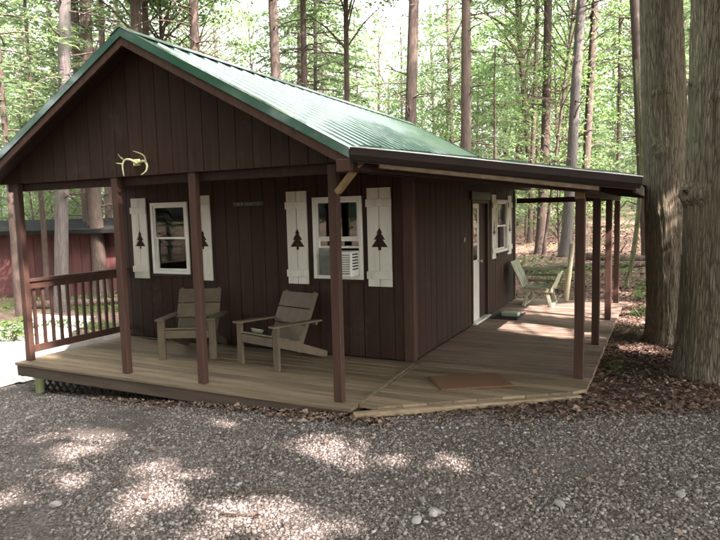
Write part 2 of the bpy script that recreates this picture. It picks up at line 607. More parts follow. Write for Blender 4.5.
def drive_edge(x):
    """the gravel reaches back to y = drive_edge(x)"""
    x = np.asarray(x, float)
    e = np.interp(x, [-16, -9.5, -8.0, -5.2, -4.7, -4.4, -0.3, 0.3, 1.87, 3.16, 5.5, 12], [-3.0, -0.5, 3.0, 4.2, 3.8, 0.02, 0.02, 0.12, 0.60, 1.25, 2.0, 3.0])
    return e + 0.22 * (fbm(x * 1.1 + 3, x * 0 + 2.2) - 0.5) * (np.abs(x + 2.3) > 2.3)


def on_drive(x, y):
    return (y < drive_edge(x)) & (y > -9.5 + 0.6 * np.sin(x))


dx = 0.11
gx, gy = np.arange(-15, 11, dx), np.arange(-9.5, 4.6, dx)
XX, YY = np.meshgrid(gx, gy)
V = np.stack([XX.ravel(), YY.ravel(), (ground_z(XX, YY) + 0.006 + 0.012 * (fbm(XX * 6, YY * 6, 4.4) - 0.3)).ravel()], 1)
nx, ny = len(gx), len(gy)
idx = np.arange(nx * ny).reshape(ny, nx)
F = np.stack([idx[:-1, :-1], idx[:-1, 1:], idx[1:, 1:], idx[1:, :-1]], -1).reshape(-1, 4)
keep = on_drive(XX, YY).ravel()[F].all(1)
F = F[keep]
u, inv = np.unique(F.ravel(), return_inverse=True)
me = np_mesh('gravel_drive', V[u], inv.reshape(-1, 4))
me.polygons.foreach_set('use_smooth', [True] * len(me.polygons))
kind(obj('gravel_drive', me, 'gravel'), 'structure')


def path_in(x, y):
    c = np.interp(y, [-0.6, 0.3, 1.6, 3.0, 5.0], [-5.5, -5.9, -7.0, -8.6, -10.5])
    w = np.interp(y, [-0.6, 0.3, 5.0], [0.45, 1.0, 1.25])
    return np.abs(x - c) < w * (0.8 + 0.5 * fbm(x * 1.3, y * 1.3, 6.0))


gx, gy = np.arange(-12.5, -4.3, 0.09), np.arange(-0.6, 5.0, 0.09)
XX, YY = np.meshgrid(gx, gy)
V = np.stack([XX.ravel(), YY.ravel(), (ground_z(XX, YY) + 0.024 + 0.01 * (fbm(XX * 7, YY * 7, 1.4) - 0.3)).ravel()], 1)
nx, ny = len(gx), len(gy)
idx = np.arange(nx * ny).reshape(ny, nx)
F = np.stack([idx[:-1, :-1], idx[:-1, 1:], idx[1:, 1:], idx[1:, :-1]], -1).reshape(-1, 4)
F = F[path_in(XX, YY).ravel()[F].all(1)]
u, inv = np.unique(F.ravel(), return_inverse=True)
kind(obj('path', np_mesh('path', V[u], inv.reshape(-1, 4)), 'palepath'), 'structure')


def stones(name, x, y, size, sink=0.35):
    N = len(x)
    base = np.array([(-1, -1, -1), (1, -1, -1), (1, 1, -1), (-1, 1, -1), (-1, -1, 1), (1, -1, 1), (1, 1, 1), (-1, 1, 1)], float) * 0.5
    P = base[None] * (1 + rng.uniform(-0.45, 0.35, (N, 8, 3)))
    P[:, 4:, :2] *= rng.uniform(0.35, 0.95, (N, 1, 1))
    P *= (size[:, None] * np.stack([rng.uniform(0.7, 1.3, N), rng.uniform(0.6, 1.0, N), rng.uniform(0.4, 0.75, N)], 1))[:, None, :]
    a = rng.uniform(0, 2 * np.pi, N)
    t = rng.uniform(-0.5, 0.5, N)
    c, s_ = np.cos(t)[:, None], np.sin(t)[:, None]
    X, Z = P[..., 0] * c - P[..., 2] * s_, P[..., 0] * s_ + P[..., 2] * c
    P[..., 0], P[..., 2] = X, Z
    c, s_ = np.cos(a)[:, None], np.sin(a)[:, None]
    X, Y = P[..., 0] * c - P[..., 1] * s_, P[..., 0] * s_ + P[..., 1] * c
    zc = ground_z(x, y) + 0.008 + size * (0.5 - sink) * 0.6
    P = np.stack([X + x[:, None], Y + y[:, None], P[..., 2] + zc[:, None]], -1)
    q = np.array([(0, 3, 2, 1), (4, 5, 6, 7), (0, 1, 5, 4), (1, 2, 6, 5), (2, 3, 7, 6), (3, 0, 4, 7)])
    F = (np.arange(N)[:, None, None] * 8 + q[None]).reshape(-1, 4)
    return obj(name, np_mesh(name, P.reshape(-1, 3), F), 'stone')


def scatter(n, x0, x1, y0, y1):
    return rng.uniform(x0, x1, n), rng.uniform(y0, y1, n)


x, y = scatter(250000, -6.8, 4.6, -3.3, 1.5)
d = np.hypot(x - CAM.x, y - CAM.y)
ok = on_drive(x, y) & ~((x > -4.5) & (x < 0.2) & (y > -0.02)) & ~path_in(x, y) & (rng.random(len(x)) < np.clip(1.25 - d * 0.085, 0.35, 1)) & (fbm(x * 0.9, y * 1.6, 2.0) > 0.16 + 0.34 * rng.random(len(x)))
x, y = x[ok], y[ok]
size = np.clip(rng.lognormal(math.log(0.0128), 0.36, len(x)), 0.009, 0.045)
kind(stones('gravel', x, y, size), 'stuff', 'loose grey crushed gravel stones covering the drive', 'gravel')

# ------------------------------------------------------------------ the cabin
ZT = 2.20                                  # underside of the gable, top of the porch posts
XL, XR, YW, YB = -4.60, 0.09, 1.633, 7.02   # cabin walls
RX, RZ, EX, EZ = -2.24, 3.655, 0.30, 2.30   # ridge and right eave (top of the roofing)
SL = (RZ - EZ) / (EX - RX)
YF, YK = -0.30, 7.45                        # front and back rake
cabin = thing('cabin', 'dark brown board sided cabin with green metal roof and wraparound wooden porch', 'cabin')

WIN1, WIN2 = (-3.91, -3.23, 0.95, 1.96), (-1.21, -0.53, 0.95, 1.95)


def rect_minus(u0, u1, z0, z1, holes):
    """vertical strips of a rectangle around rectangular holes"""
    us = sorted({u0, u1, *[h[0] for h in holes if u0 < h[0] < u1], *[h[1] for h in holes if u0 < h[1] < u1]})
    out = []
    for a, b_ in zip(us[:-1], us[1:]):
        iv = [(z0, z1)]
        for h in holes:
            if h[0] < b_ - 1e-6 and h[1] > a + 1e-6:
                nv = []
                for (p, q) in iv:
                    if h[2] > p:
                        nv.append((p, min(q, h[2])))
                    if h[3] < q:
                        nv.append((max(p, h[3]), q))
                iv = [t for t in nv if t[1] - t[0] > 1e-4]
        out += [(a, b_, p, q) for p, q in iv]
    return out


def wall(name, axis, plane, u0, u1, z0, z1, holes, outward, mat, pitch=0.203, boards=True):
    def bx(mb, a, b_, p, q, d0, d1):
        lo_, hi = sorted((plane + outward * d0, plane + outward * d1))
        if axis == 'x':
            mb.box(a, b_, lo_, hi, p, q)
        else:
            mb.box(lo_, hi, a, b_, p, q)
    core = MB()
    for r in rect_minus(u0, u1, z0, z1, holes):
        bx(core, *r, -0.10, -0.016)
    w = core.build(name, 'groove', cabin)
    if boards:
        k = 0
        u = u0
        while u < u1 - 0.02:
            a, b_ = u + 0.004, min(u + pitch, u1) - 0.004
            jit = random.uniform(0, 0.002)
            for r in rect_minus(a, b_, z0 + 0.004, z1 - 0.004, holes):
                if r[1] - r[0] < 0.012:
                    continue
                mb = MB()
                bx(mb, *r, -0.0155, jit)
                mb.build('siding_board', mat, w)
            u += pitch
    return w


wall('front_wall', 'x', YW, XL, XR - 0.02, 0.006, 2.34, [WIN1, WIN2], -1, 'siding')
DOOR = (4.05, 5.0, 0.01, 1.90)
WIN3 = (5.50, 6.32, 1.0, 1.92)
wall('side_wall', 'y', XR, YW + 0.02, YB, 0.006, 2.38, [DOOR, WIN3], 1, 'siding')
bw = MB().box(XL, XR - 0.03, YB - 0.1, YB - 0.012, -0.05, 2.38).build('back_wall', 'siding', cabin)
lw = MB().box(XL - 0.0, XL + 0.08, YW + 0.03, YB - 0.12, -0.05, 2.30).build('left_wall', 'siding', cabin)
MB().box(XL + 0.09, XR - 0.12, YW + 0.12, YB - 0.12, -0.06, -0.01).build('inside_floor', 'inner', cabin)
MB().box(XL + 0.09, XR - 0.12, YW + 0.12, YB - 0.12, 2.36, 2.40).build('inside_ceiling', 'inner', cabin)
# corner trims
MB().box(XR - 0.10, XR + 0.004, YW - 0.022, YW - 0.003, 0.004, 2.2).box(XR + 0.003, XR + 0.022, YW - 0.022, YW + 0.08, 0.004, 2.2).build('corner_trim', 'post', cabin, 0.003)
MB().box(XR + 0.003, XR + 0.02, YB - 0.09, YB + 0.01, 0.004, 2.1).build('corner_trim', 'post', cabin, 0.003)

# gable over the front porch
GY = -0.055
core = MB().prism([(XL - 0.12, GY + 0.03, ZT + 0.01), (EX - 0.16, GY + 0.03, ZT + 0.01), (EX - 0.16, GY + 0.03, EZ + 0.02 - 0.02), (RX, GY + 0.03, RZ - 0.10), (XL - 0.12, GY + 0.03, EZ)], (0, 0.05, 0))
gw = core.build('gable_wall', 'groove', cabin)


def roof_under(x):
    return RZ - 0.115 - SL * abs(x - RX)


u = XL - 0.10
while u < EX - 0.15:
    a, b_ = u + 0.004, min(u + 0.203, EX - 0.14) - 0.004
    P = [(a, GY, ZT), (b_, GY, ZT), (b_, GY, max(roof_under(b_), ZT + 0.01))]
    if a < RX < b_:
        P.append((RX, GY, roof_under(RX)))
    P.append((a, GY, max(roof_under(a), ZT + 0.01)))
    MB().prism(P, (0, 0.028 + random.uniform(-0.003, 0), 0)).build('siding_board', 'siding', gw)
    u += 0.203
# porch ceiling and its beam
MB().box(XL - 0.1, EX - 0.12, 0.04, YW - 0.03, ZT + 0.03, ZT + 0.055).build('porch_ceiling', 'siding', cabin)
MB().box(XL - 0.08, EX - 0.2, 0.0 + 0.03, 0.075, ZT - 0.09, ZT + 0.025).build('porch_beam', 'siding', cabin)

# main roof
roof_mb = MB()
for sgn in (1, -1):
    e = RX + sgn * (EX - RX)
    roof_mb.prism([(RX, YF + 0.03, RZ - 0.045), (e, YF + 0.03, EZ - 0.045), (e, YF + 0.03, EZ - 0.075), (RX, YF + 0.03, RZ - 0.075)], (0, YK - YF - 0.06, 0))
roof = roof_mb.build('roof', 'fascia', cabin)


def panel_profile(w, n_rib):
    """(across, height) points of ribbed sheet"""
    P = []
    p = w / n_rib
    for i in range(n_rib):
        c = p * (i + 0.5)
        P += [(c - p * 0.5, 0.0), (c - 0.034, 0.0), (c - 0.012, 0.012), (c + 0.012, 0.012), (c + 0.034, 0.0)]
    P.append((w, 0.0))
    return P


def roof_sheet(name, a0, a1, slope_dir, y_dir, w, parent, n_rib=4, mat='green', lift=0.0):
    """ribbed sheet from ridge edge a0 to eave edge a1 (points), ribs stepping along y_dir"""
    a0, a1 = Vector(a0), Vector(a1)
    nrm = (a1 - a0).cross(Vector(y_dir)).normalized()
    if nrm.z < 0:
        nrm = -nrm
    pr = panel_profile(w, n_rib)
    top0 = [a0 + Vector(y_dir) * p + nrm * (h + 0.004) for p, h in pr]
    top1 = [a1 + Vector(y_dir) * p + nrm * (h + 0.004) for p, h in pr]
    k = len(pr)
    bot0 = [v - nrm * 0.004 for v in top0]
    bot1 = [v - nrm * 0.004 for v in top1]
    mb = MB()
    fs = []
    for i in range(k - 1):
        fs += [(i, i + 1, k + i + 1, k + i), (2 * k + i, 3 * k + i, 3 * k + i + 1, 2 * k + i + 1), (k + i, k + i + 1, 3 * k + i + 1, 3 * k + i), (i, 2 * k + i, 2 * k + i + 1, i + 1)]
    fs += [(0, k, 3 * k, 2 * k), (k - 1, 3 * k - 1, 4 * k - 1, 2 * k - 1)]
    mb.poly(top0 + top1 + bot0 + bot1, fs)
    return mb.build(name, mat, parent)


npan = 8
pw = (YK - YF - 0.06) / npan
for i in range(npan):
    y0 = YF + 0.03 + i * pw
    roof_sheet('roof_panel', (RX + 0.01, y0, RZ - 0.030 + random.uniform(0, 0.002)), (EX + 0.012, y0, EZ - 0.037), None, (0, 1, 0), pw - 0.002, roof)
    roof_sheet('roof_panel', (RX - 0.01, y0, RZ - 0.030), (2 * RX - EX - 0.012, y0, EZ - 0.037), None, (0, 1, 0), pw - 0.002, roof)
MB().prism([(RX, YF - 0.01, RZ + 0.012), (RX + 0.14, YF - 0.01, RZ + 0.012 - 0.14 * SL), (RX + 0.14, YF - 0.01, RZ - 0.14 * SL + 0.004), (RX, YF - 0.01, RZ + 0.004),
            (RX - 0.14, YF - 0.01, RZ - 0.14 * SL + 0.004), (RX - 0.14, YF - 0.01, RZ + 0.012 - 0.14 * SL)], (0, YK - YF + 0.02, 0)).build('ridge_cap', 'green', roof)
for yy, dd in ((YF, 0.022), (YK, -0.022)):
    for sgn in (1, -1):
        e = RX + sgn * (EX - RX + 0.012)
        ez = EZ - 0.012 * SL
        # green rake trim: a face and a top flange
        MB().prism([(RX, yy, RZ + 0.0), (e, yy, ez + 0.0), (e, yy, ez - 0.085), (RX, yy, RZ - 0.085)], (0, dd * 0.5, 0)) \
            .prism([(RX, yy, RZ + 0.002), (e, yy, ez + 0.002), (e, yy, ez - 0.004), (RX, yy, RZ - 0.004)], (0, dd * 4.5, 0)).build('rake_trim', 'trim', roof)
        MB().prism([(RX, yy + dd * 0.6, RZ - 0.05), (e, yy + dd * 0.6, ez - 0.05), (e, yy + dd * 0.6, ez - 0.175), (RX, yy + dd * 0.6, RZ - 0.175)], (0, dd * 1.2, 0)).build('rake_fascia', 'post', roof)
# soffits of the front overhang
for sgn in (1, -1):
    e = RX + sgn * (EX - RX - 0.01)
    MB().prism([(RX, YF + 0.05, RZ - 0.095), (e, YF + 0.05, EZ - 0.095), (e, YF + 0.05, EZ - 0.115), (RX, YF + 0.05, RZ - 0.115)], (0, GY - YF - 0.055, 0)).build('soffit', 'siding', roof)

# shed roof over the side porch, its front edge cut on the slant
G0, G1 = Vector((0.315, -0.305, 2.285)), Vector((2.46, 1.20, 2.000))
gd = (Vector((G1.x, G1.y, 0)) - Vector((G0.x, G0.y, 0))).normalized()
gn = Vector((gd.y, -gd.x, 0))        # towards the drive
SSL = (G0.z - G1.z) / (G1.x - G0.x)


def shed_z(x):
    return G0.z - SSL * (x - G0.x)


def diag_y(x):
    return G0.y + (G1.y - G0.y) * (x - G0.x) / (G1.x - G0.x)


X1 = G1.x
shed = MB().prism([(EX + 0.02, diag_y(EX + 0.02) + 0.06, shed_z(EX + 0.02) - 0.01), (X1 - 0.03, diag_y(X1 - 0.03) + 0.06, shed_z(X1 - 0.03) - 0.01), (X1 - 0.03, YK - 0.03, shed_z(X1 - 0.03) - 0.01),
                   (EX + 0.02, YK - 0.03, shed_z(EX + 0.02) - 0.01)], (0, 0, -0.022)).build('porch_roof', 'siding', cabin)
y0 = -0.25
wp = 0.5
while y0 < YK - 0.05:
    y1 = min(y0 + wp, YK - 0.02)
    xa, za = EX + 0.02, shed_z(EX + 0.02) + 0.022
    poly = []
    # clip the sheet by the slanting edge
    pts = [(xa, y0), (X1 - 0.02, y0), (X1 - 0.02, y1), (xa, y1)]
    def side(p):
        return p[1] - (diag_y(p[0]) + 0.01)
    outp = []
    for i in range(4):
        a, b_ = pts[i], pts[(i + 1) % 4]
        sa, sb = side(a), side(b_)
        if sa >= 0:
            outp.append(a)
        if sa * sb < 0:
            t = sa / (sa - sb)
            outp.append((a[0] + (b_[0] - a[0]) * t, a[1] + (b_[1] - a[1]) * t))
    if len(outp) >= 3:
        mb = MB().prism([(p[0], p[1], shed_z(p[0]) + 0.018) for p in outp], (0, 0, 0.008))
        ys = min(p[1] for p in outp)
        for ry in (y0 + 0.12, y0 + 0.37):
            # the rib runs from the main eave to where it meets the slanting edge or the eave
            xe = X1 - 0.03
            if ry < diag_y(xe) + 0.02:
                xe = G0.x + (ry - 0.02 - G0.y) / (G1.y - G0.y) * (G1.x - G0.x)
            if xe - xa > 0.1 and ry < YK - 0.05:
                mb.bar((xa + 0.02, ry, shed_z(xa + 0.02) + 0.034), (xe - 0.01, ry, shed_z(xe - 0.01) + 0.034), 0.03, 0.02)
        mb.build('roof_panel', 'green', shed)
    y0 += wp


def along(t, off=0.0, dz=0.0):
    p = G0.lerp(G1, t)
    return p + gn * off + Vector((0, 0, dz))


# gutter: an L-to-K profile swept along the slant
prof = [(0.000, 0.0), (0.000, -0.085), (0.045, -0.095), (0.075, -0.055), (0.085, -0.008), (0.088, 0.004), (0.078, 0.004), (0.070, -0.050), (0.042, -0.082), (0.008, -0.075), (0.008, 0.0)]
gut = MB().prism([along(0.0, o_ - 0.02, z_ - 0.0) for o_, z_ in prof], G1 - G0).build('gutter', 'fascia', cabin)
MB().prism([along(0.0, 0.064, 0.006), along(0, 0.074, 0.006), along(0, 0.074, 0.0125), along(0, 0.064, 0.0125)], G1 - G0).build('gutter_lip', 'galv', gut)
MB().prism([along(0.0, -0.012, 0.003), along(0, 0.035, -0.012), along(0, 0.035, -0.008), along(0, -0.012, 0.011)], (G1 - G0) * 0.86).build('drip_edge', 'galv', gut)
MB().prism([along(0.0, -0.022, 0.0), along(0, -0.05, 0.0), along(0, -0.05, -0.105), along(0, -0.022, -0.105)], (G1 - G0) * 0.995).build('slant_fascia', 'fascia', cabin)
# bare pine framing under the slanting edge
MB().bar(along(0.10, -0.055, -0.118), along(0.86, -0.055, -0.126), 0.06, 0.036).build('bare_rafter', 'deck', cabin)
MB().bar(along(0.03, -0.20, -0.12), along(0.90, -0.20, -0.12), 0.04, 0.08).build('rafter', 'siding', cabin)
# eave gutter along the side, rafters and beams
MB().box(X1 - 0.05, X1 - 0.02, diag_y(X1) + 0.05, YK - 0.03, shed_z(X1) - 0.12, shed_z(X1) - 0.012).build('eave_fascia', 'fascia', cabin)
for yy in np.arange(1.9, 7.3, 0.61):
    a, b_ = XR + 0.03, X1 - 0.06
    MB().bar((a, yy, shed_z(a) - 0.085), (b_, yy, shed_z(b_) - 0.085), 0.04, 0.09).build('rafter', 'siding', cabin)
SX = 1.921
MB().box(SX - 0.045, SX + 0.045, 1.58, 7.22, 1.86, 1.96).build('side_beam', 'siding', cabin)
MB().box(XR + 0.03, SX - 0.05, 7.06, 7.14, 1.86, 1.955).build('end_beam', 'siding', cabin)
# main eave trim over the side wall
MB().box(EX - 0.03, EX + 0.005, YF + 0.1, YK - 0.1, EZ - 0.2, EZ - 0.09).build('eave_board', 'siding', cabin)
# short end block of the rake at the corner
MB().box(EX - 0.11, EX + 0.02, YF - 0.008, YF + 0.06, EZ - 0.205, EZ - 0.10).build('rake_end_block', 'post', cabin, 0.004)
# diagonal brace of bare pine
MB().bar((0.06, -0.052, 1.935), (0.325, -0.10, 2.185), 0.045, 0.075, (0, 1, 0)).build('brace', 'rawwood', cabin, 0.003)

# posts
hw = 0.0455
for i, x_ in enumerate((-4.43, -2.74, -1.634, 0.0)):
    MB().box(x_ - hw, x_ + hw, -hw + 0.0, hw - 0.02, 0.001, ZT - 0.004 if i < 3 else ZT - 0.01).build('porch_post', 'post', cabin, 0.005)
for i, y_ in enumerate((1.625, 3.31, 5.22, 7.05)):
    top = 1.845 if i == 0 else 1.857
    p = MB().box(SX - hw, SX + hw, y_ - hw, y_ + hw, 0.001, top).build('porch_post', 'post', cabin, 0.005)
    if i == 0:
        MB().box(SX - 0.047, SX + 0.047, y_ - 0.095, y_ - 0.047, 1.835, 1.962).build('bare_post_top', 'rawwood', p, 0.003)

# deck
DX0, DYF, DXE, DYE = -4.52, -0.165, 2.04, 7.12
SEAM = 0.20
E0, E1 = Vector((0.205, -0.158)), Vector((2.06, 1.20))     # slanting front edge of the side deck


def edge_x(yv):
    """x where the slanting edge crosses y"""
    return E0.x + (yv - E0.y) * (E1.x - E0.x) / (E1.y - E0.y)


deck = MB().box(DX0 + 0.03, SEAM + 0.03, DYF + 0.055, YW - 0.03, -0.065, -0.034).box(XR + 0.13, DXE - 0.03, 1.25, DYE - 0.02, -0.064, -0.0335).build('deck', 'lattice', cabin)
pitch = 0.1405
y_ = DYF
while y_ < YW - 0.03:
    y1 = min(y_ + pitch - 0.010, YW - 0.006)
    jz = random.uniform(-0.002, 0.0015)
    MB().box(DX0 + random.uniform(-0.008, 0.006), SEAM - 0.004, y_, y1, -0.032 + jz, jz).build('deck_plank', 'deck', deck, 0.003)
    y_ += pitch
y_ = E0.y
while y_ < DYE:
    y1 = y_ + pitch - 0.010
    xa = SEAM + 0.004 if y_ < YW - 0.02 else XR + 0.004
    if y_ < YW + 0.03 and y1 > YW - 0.03:
        xa = SEAM + 0.004
    e0, e1 = min(edge_x(y_), DXE), min(edge_x(y1), DXE)
    jz = random.uniform(-0.002, 0.0015)
    j = random.uniform(-0.006, 0.006)
    if e0 > xa + 0.02:
        MB().prism([(xa, y_, -0.032 + jz), (e0 + j, y_, -0.032 + jz), (e1 + j, y1, -0.032 + jz), (xa, y1, -0.032 + jz)], (0, 0, 0.032)).build('deck_plank', 'deck2' if y_ > 1.4 else 'deck', deck)
    y_ += pitch
MB().box(DX0 + 0.025, SEAM + 0.0, DYF + 0.012, DYF + 0.05, -0.165, -0.036).build('rim_joist', 'rim', deck, 0.003)
MB().box(DX0 + 0.02, DX0 + 0.058, DYF + 0.055, YW, -0.19, -0.036).build('rim_joist', 'siding', deck, 0.003)
MB().box(DXE - 0.05, DXE - 0.012, 1.26, DYE - 0.02, -0.15, -0.036).build('rim_joist', 'deck2', deck)
# weathered edging timber lying along the slanting edge
pa, pb = Vector((0.235, -0.195, -0.045)), Vector((2.0, 1.095, -0.045))
MB().bar(pa, pb, 0.085, 0.05).build('edge_timber', 'deck', deck, 0.012)
# seam strip between the two decks
MB().bar((0.205, -0.02, 0.004), (0.112, 1.56, 0.004), 0.035, 0.006).build('seam_strip', 'deck', deck)
# short treated stub and lattice under the left end
zz = gz(-4.2, -0.09)
MB().tube([(-4.22, -0.06, zz - 0.05), (-4.22, -0.06, -0.075)], 0.05, 12).build('deck_pier', 'stub', deck)
for x_ in (-3.0, -1.6):
    MB().tube([(x_, 0.35, gz(x_, 0.35) - 0.06), (x_, 0.35, -0.07)], 0.05, 12).build('deck_pier', 'stub', deck)
lat = MB().box(-4.40, -2.6, 0.055, 0.06, -0.40, -0.395).build('lattice', 'lattice', deck)
for k in range(17):
    x_ = -4.42 + k * 0.13
    zb = gz(x_, 0) - 0.02
    hgt = -0.15 - zb
    if hgt > 0.06:
        MB().bar((x_, 0.035, zb), (x_ + hgt, 0.035, -0.15), 0.006, 0.028, (0, 1, 0)).build('lattice_slat', 'lattice', lat)
        MB().bar((x_ + hgt, 0.043, zb), (x_, 0.043, -0.15), 0.006, 0.028, (0, 1, 0)).build('lattice_slat', 'lattice', lat)

# railing at the left end of the porch
RLX = -4.44
rail = MB().bar((RLX, 0.03, 1.005), (RLX, YW - 0.025, 1.005), 0.088, 0.038).build('railing', 'post', cabin, 0.004)
MB().bar((RLX, 0.03, 0.94), (RLX, YW - 0.025, 0.94), 0.035, 0.088).build('upper_rail', 'post', rail, 0.003)
MB().bar((RLX, 0.03, 0.135), (RLX, YW - 0.025, 0.135), 0.035, 0.088).build('bottom_rail', 'post', rail, 0.003)
for k in range(12):
    yb = 0.125 + k * 0.122
    MB().box(RLX - 0.054, RLX - 0.019, yb - 0.0175, yb + 0.0175, 0.095, 0.975).build('baluster', 'post', rail, 0.003)


# windows
def window(u0, u1, z0, z1, axis, plane, outward, open_h=0.0, cas=0.045):
    def B(mb, a, b_, p, q, d0, d1):
        lo_, hi = sorted((plane + outward * d0, plane + outward * d1))
        return mb.box(a, b_, lo_, hi, p, q) if axis == 'x' else mb.box(lo_, hi, a, b_, p, q)

    def frame(mb, a, b_, p, q, t, d0, d1):
        B(mb, a, a + t, p, q, d0, d1)
        B(mb, b_ - t, b_, p, q, d0, d1)
        B(mb, a + t, b_ - t, p, p + t, d0, d1)
        B(mb, a + t, b_ - t, q - t, q, d0, d1)
    mb = MB()
    frame(mb, u0, u1, z0, z1, cas, -0.07, 0.03)
    w = mb.build('window', 'vinyl', cabin, 0.003)
    zm = (z0 + z1) / 2
    iu0, iu1 = u0 + cas, u1 - cas
    mb = MB()
    frame(mb, iu0, iu1, zm - 0.01, z1 - cas, 0.028, -0.02, 0.012)
    mb.build('sash', 'vinyl', w, 0.002)
    mb = MB()
    B(mb, iu0 + 0.026, iu1 - 0.026, zm + 0.016, z1 - cas - 0.026, -0.006, -0.001)
    mb.build('pane', 'glass', w)
    lz0, lz1 = z0 + cas + open_h, zm + 0.02 + open_h * 0.3
    mb = MB()
    frame(mb, iu0, iu1, lz0, lz1 if open_h == 0 else zm - 0.012, 0.028, -0.055, -0.022)
    mb.build('sash', 'vinyl', w, 0.002)
    mb = MB()
    B(mb, iu0 + 0.026, iu1 - 0.026, lz0 + 0.026, (lz1 if open_h == 0 else zm - 0.012) - 0.026, -0.04, -0.035)
    mb.build('pane', 'glass', w)
    mb = MB()
    B(mb, u0 - 0.02, u1 + 0.02, z0 - 0.035, z0 - 0.002, -0.01, 0.045)
    mb.build('sill', 'siding', w, 0.003)
    return w


window(*WIN1, 'x', YW, -1)
w2 = window(*WIN2, 'x', YW, -1, open_h=0.33)
window(*WIN3, 'y', XR, 1)
# side panels left and right of the air conditioner
MB().box(WIN2[0] + 0.046, WIN2[0] + 0.335, YW + 0.028, YW + 0.04, WIN2[2] + 0.046, WIN2[2] + 0.372).build('filler_panel', 'grill', w2)

# shutters with a pine-tree cut-out
def shutter(u0, u1, z0, z1, axis, plane, outward):
    uc = (u0 + u1) / 2
    zc = (z0 + z1) / 2 - 0.02
    half = [(0.0, 0.125), (0.032, 0.065), (0.018, 0.065), (0.060, -0.005), (0.034, -0.005), (0.085, -0.085), (0.018, -0.085), (0.018, -0.118), (0.0, -0.118)]
    s_ = 1.32 * (u1 - u0) / 0.31

    def pt(u, z, d):
        return (u, plane + outward * d, z) if axis == 'x' else (plane + outward * d, u, z)
    off = Vector(pt(0, 0, 0.02)) - Vector(pt(0, 0, 0.0))
    root = None
    for sg in (-1, 1):
        ui, uo = uc + sg * 0.004, (u0 if sg < 0 else u1)
        out = [(uo, z0), (ui, z0)] + [(uc + sg * max(h * s_, 0.004), zc + v * 1.1) for h, v in half[::-1]] + [(ui, z1), (uo, z1)]
        mb = MB().prism([pt(u, z, 0.004) for u, z in out], off)
        if root is None:
            root = mb.build('shutter', 'white', cabin)
        else:
            mb.build('shutter_board', 'white', root)
    for zb in (z0 + 0.135, z1 - 0.175):
        mb = MB().prism([pt(u0 - 0.012, zb - 0.045, 0.0245), pt(u1 + 0.012, zb - 0.045, 0.0245), pt(u1 + 0.012, zb + 0.045, 0.0245), pt(u0 - 0.012, zb + 0.045, 0.0245)], off * 0.9)
        mb.build('shutter_batten', 'white', root, 0.003)


for a, b_ in ((-4.285, -4.0), (-3.12, -2.825), (-1.59, -1.295), (-0.46, -0.155)):
    shutter(a, b_, 0.875, 2.035, 'x', YW, -1)
for a, b_ in ((5.21, 5.47), (6.36, 6.64)):
    shutter(a, b_, 0.92, 2.0, 'y', XR, 1)

# side door: white leaf with small panes, dark leaf, casing
dr = MB().box(XR - 0.055, XR - 0.02, 4.10, 4.55, 0.03, 1.85)
door = dr.build('door', 'vinyl', cabin, 0.003)
for zz in (1.55, 1.25, 0.98):
    MB().box(XR - 0.0195, XR - 0.0165, 4.19, 4.43, zz, zz + 0.22).build('pane', 'glass', door)
    MB().box(XR - 0.0198, XR - 0.0188, 4.188, 4.432, zz - 0.002, zz + 0.222).build('pane_backing', 'rubber', door)
MB().tube([(XR - 0.02, 4.50, 0.95), (XR + 0.03, 4.50, 0.95), (XR + 0.04, 4.50, 0.95)], [0.012, 0.012, 0.028], 10).build('knob', 'galv', door)
MB().box(XR - 0.055, XR - 0.025, 4.555, 4.94, 0.03, 1.85).build('door_panel', 'siding', cabin, 0.003)
dc = MB().box(XR - 0.06, XR + 0.018, 4.05, 4.098, 0.012, 1.90).box(XR - 0.06, XR + 0.018, 4.945, 5.0, 0.012, 1.90).box(XR - 0.06, XR + 0.018, 4.098, 4.945, 1.853, 1.90)
dcas = dc.build('door_casing', 'post', cabin, 0.003)
MB().box(XR + 0.003, XR + 0.035, 3.98, 5.07, 1.905, 2.03).build('door_header', 'fascia', cabin, 0.003)
MB().box(XR - 0.05, XR + 0.07, 4.06, 4.99, 0.003, 0.028).build('threshold', 'vinyl', cabin, 0.004)
MB().tube([(XR + 0.002, 3.62, 1.33), (XR + 0.03, 3.62, 1.33)], 0.035, 14).build('door_bell', 'grill', cabin)

# ------------------------------------------------------------------ things on the porch
ac = thing('air_conditioner', 'white boxy air conditioner sticking out of the porch window', 'air conditioner', (-0.80, YW - 0.05, WIN2[2] + 0.05))
A0 = Vector((-0.80, YW - 0.05, WIN2[2] + 0.05))


def local(mb, o_):
    mb.v = [tuple(Vector(p) - o_) for p in mb.v]
    return mb


local(MB().box(-0.87, -0.583, YW - 0.22, YW + 0.06, 1.001, 1.30), A0).build('housing', 'vinyl', ac, 0.008)
local(MB().box(-0.85, -0.605, YW - 0.2265, YW - 0.2215, 1.03, 1.275), A0).build('back_grille', 'grill', ac)
for k in range(9):
    zz = 1.05 + k * 0.027
    local(MB().box(-0.845, -0.61, YW - 0.233, YW - 0.227, zz, zz + 0.010), A0).build('grille_slat', 'vinyl', ac)
for k in range(6):
    zz = 1.08 + k * 0.035
    local(MB().box(-0.5825, -0.580, YW - 0.19, YW - 0.05, zz, zz + 0.017), A0).build('side_vent', 'rubber', ac)


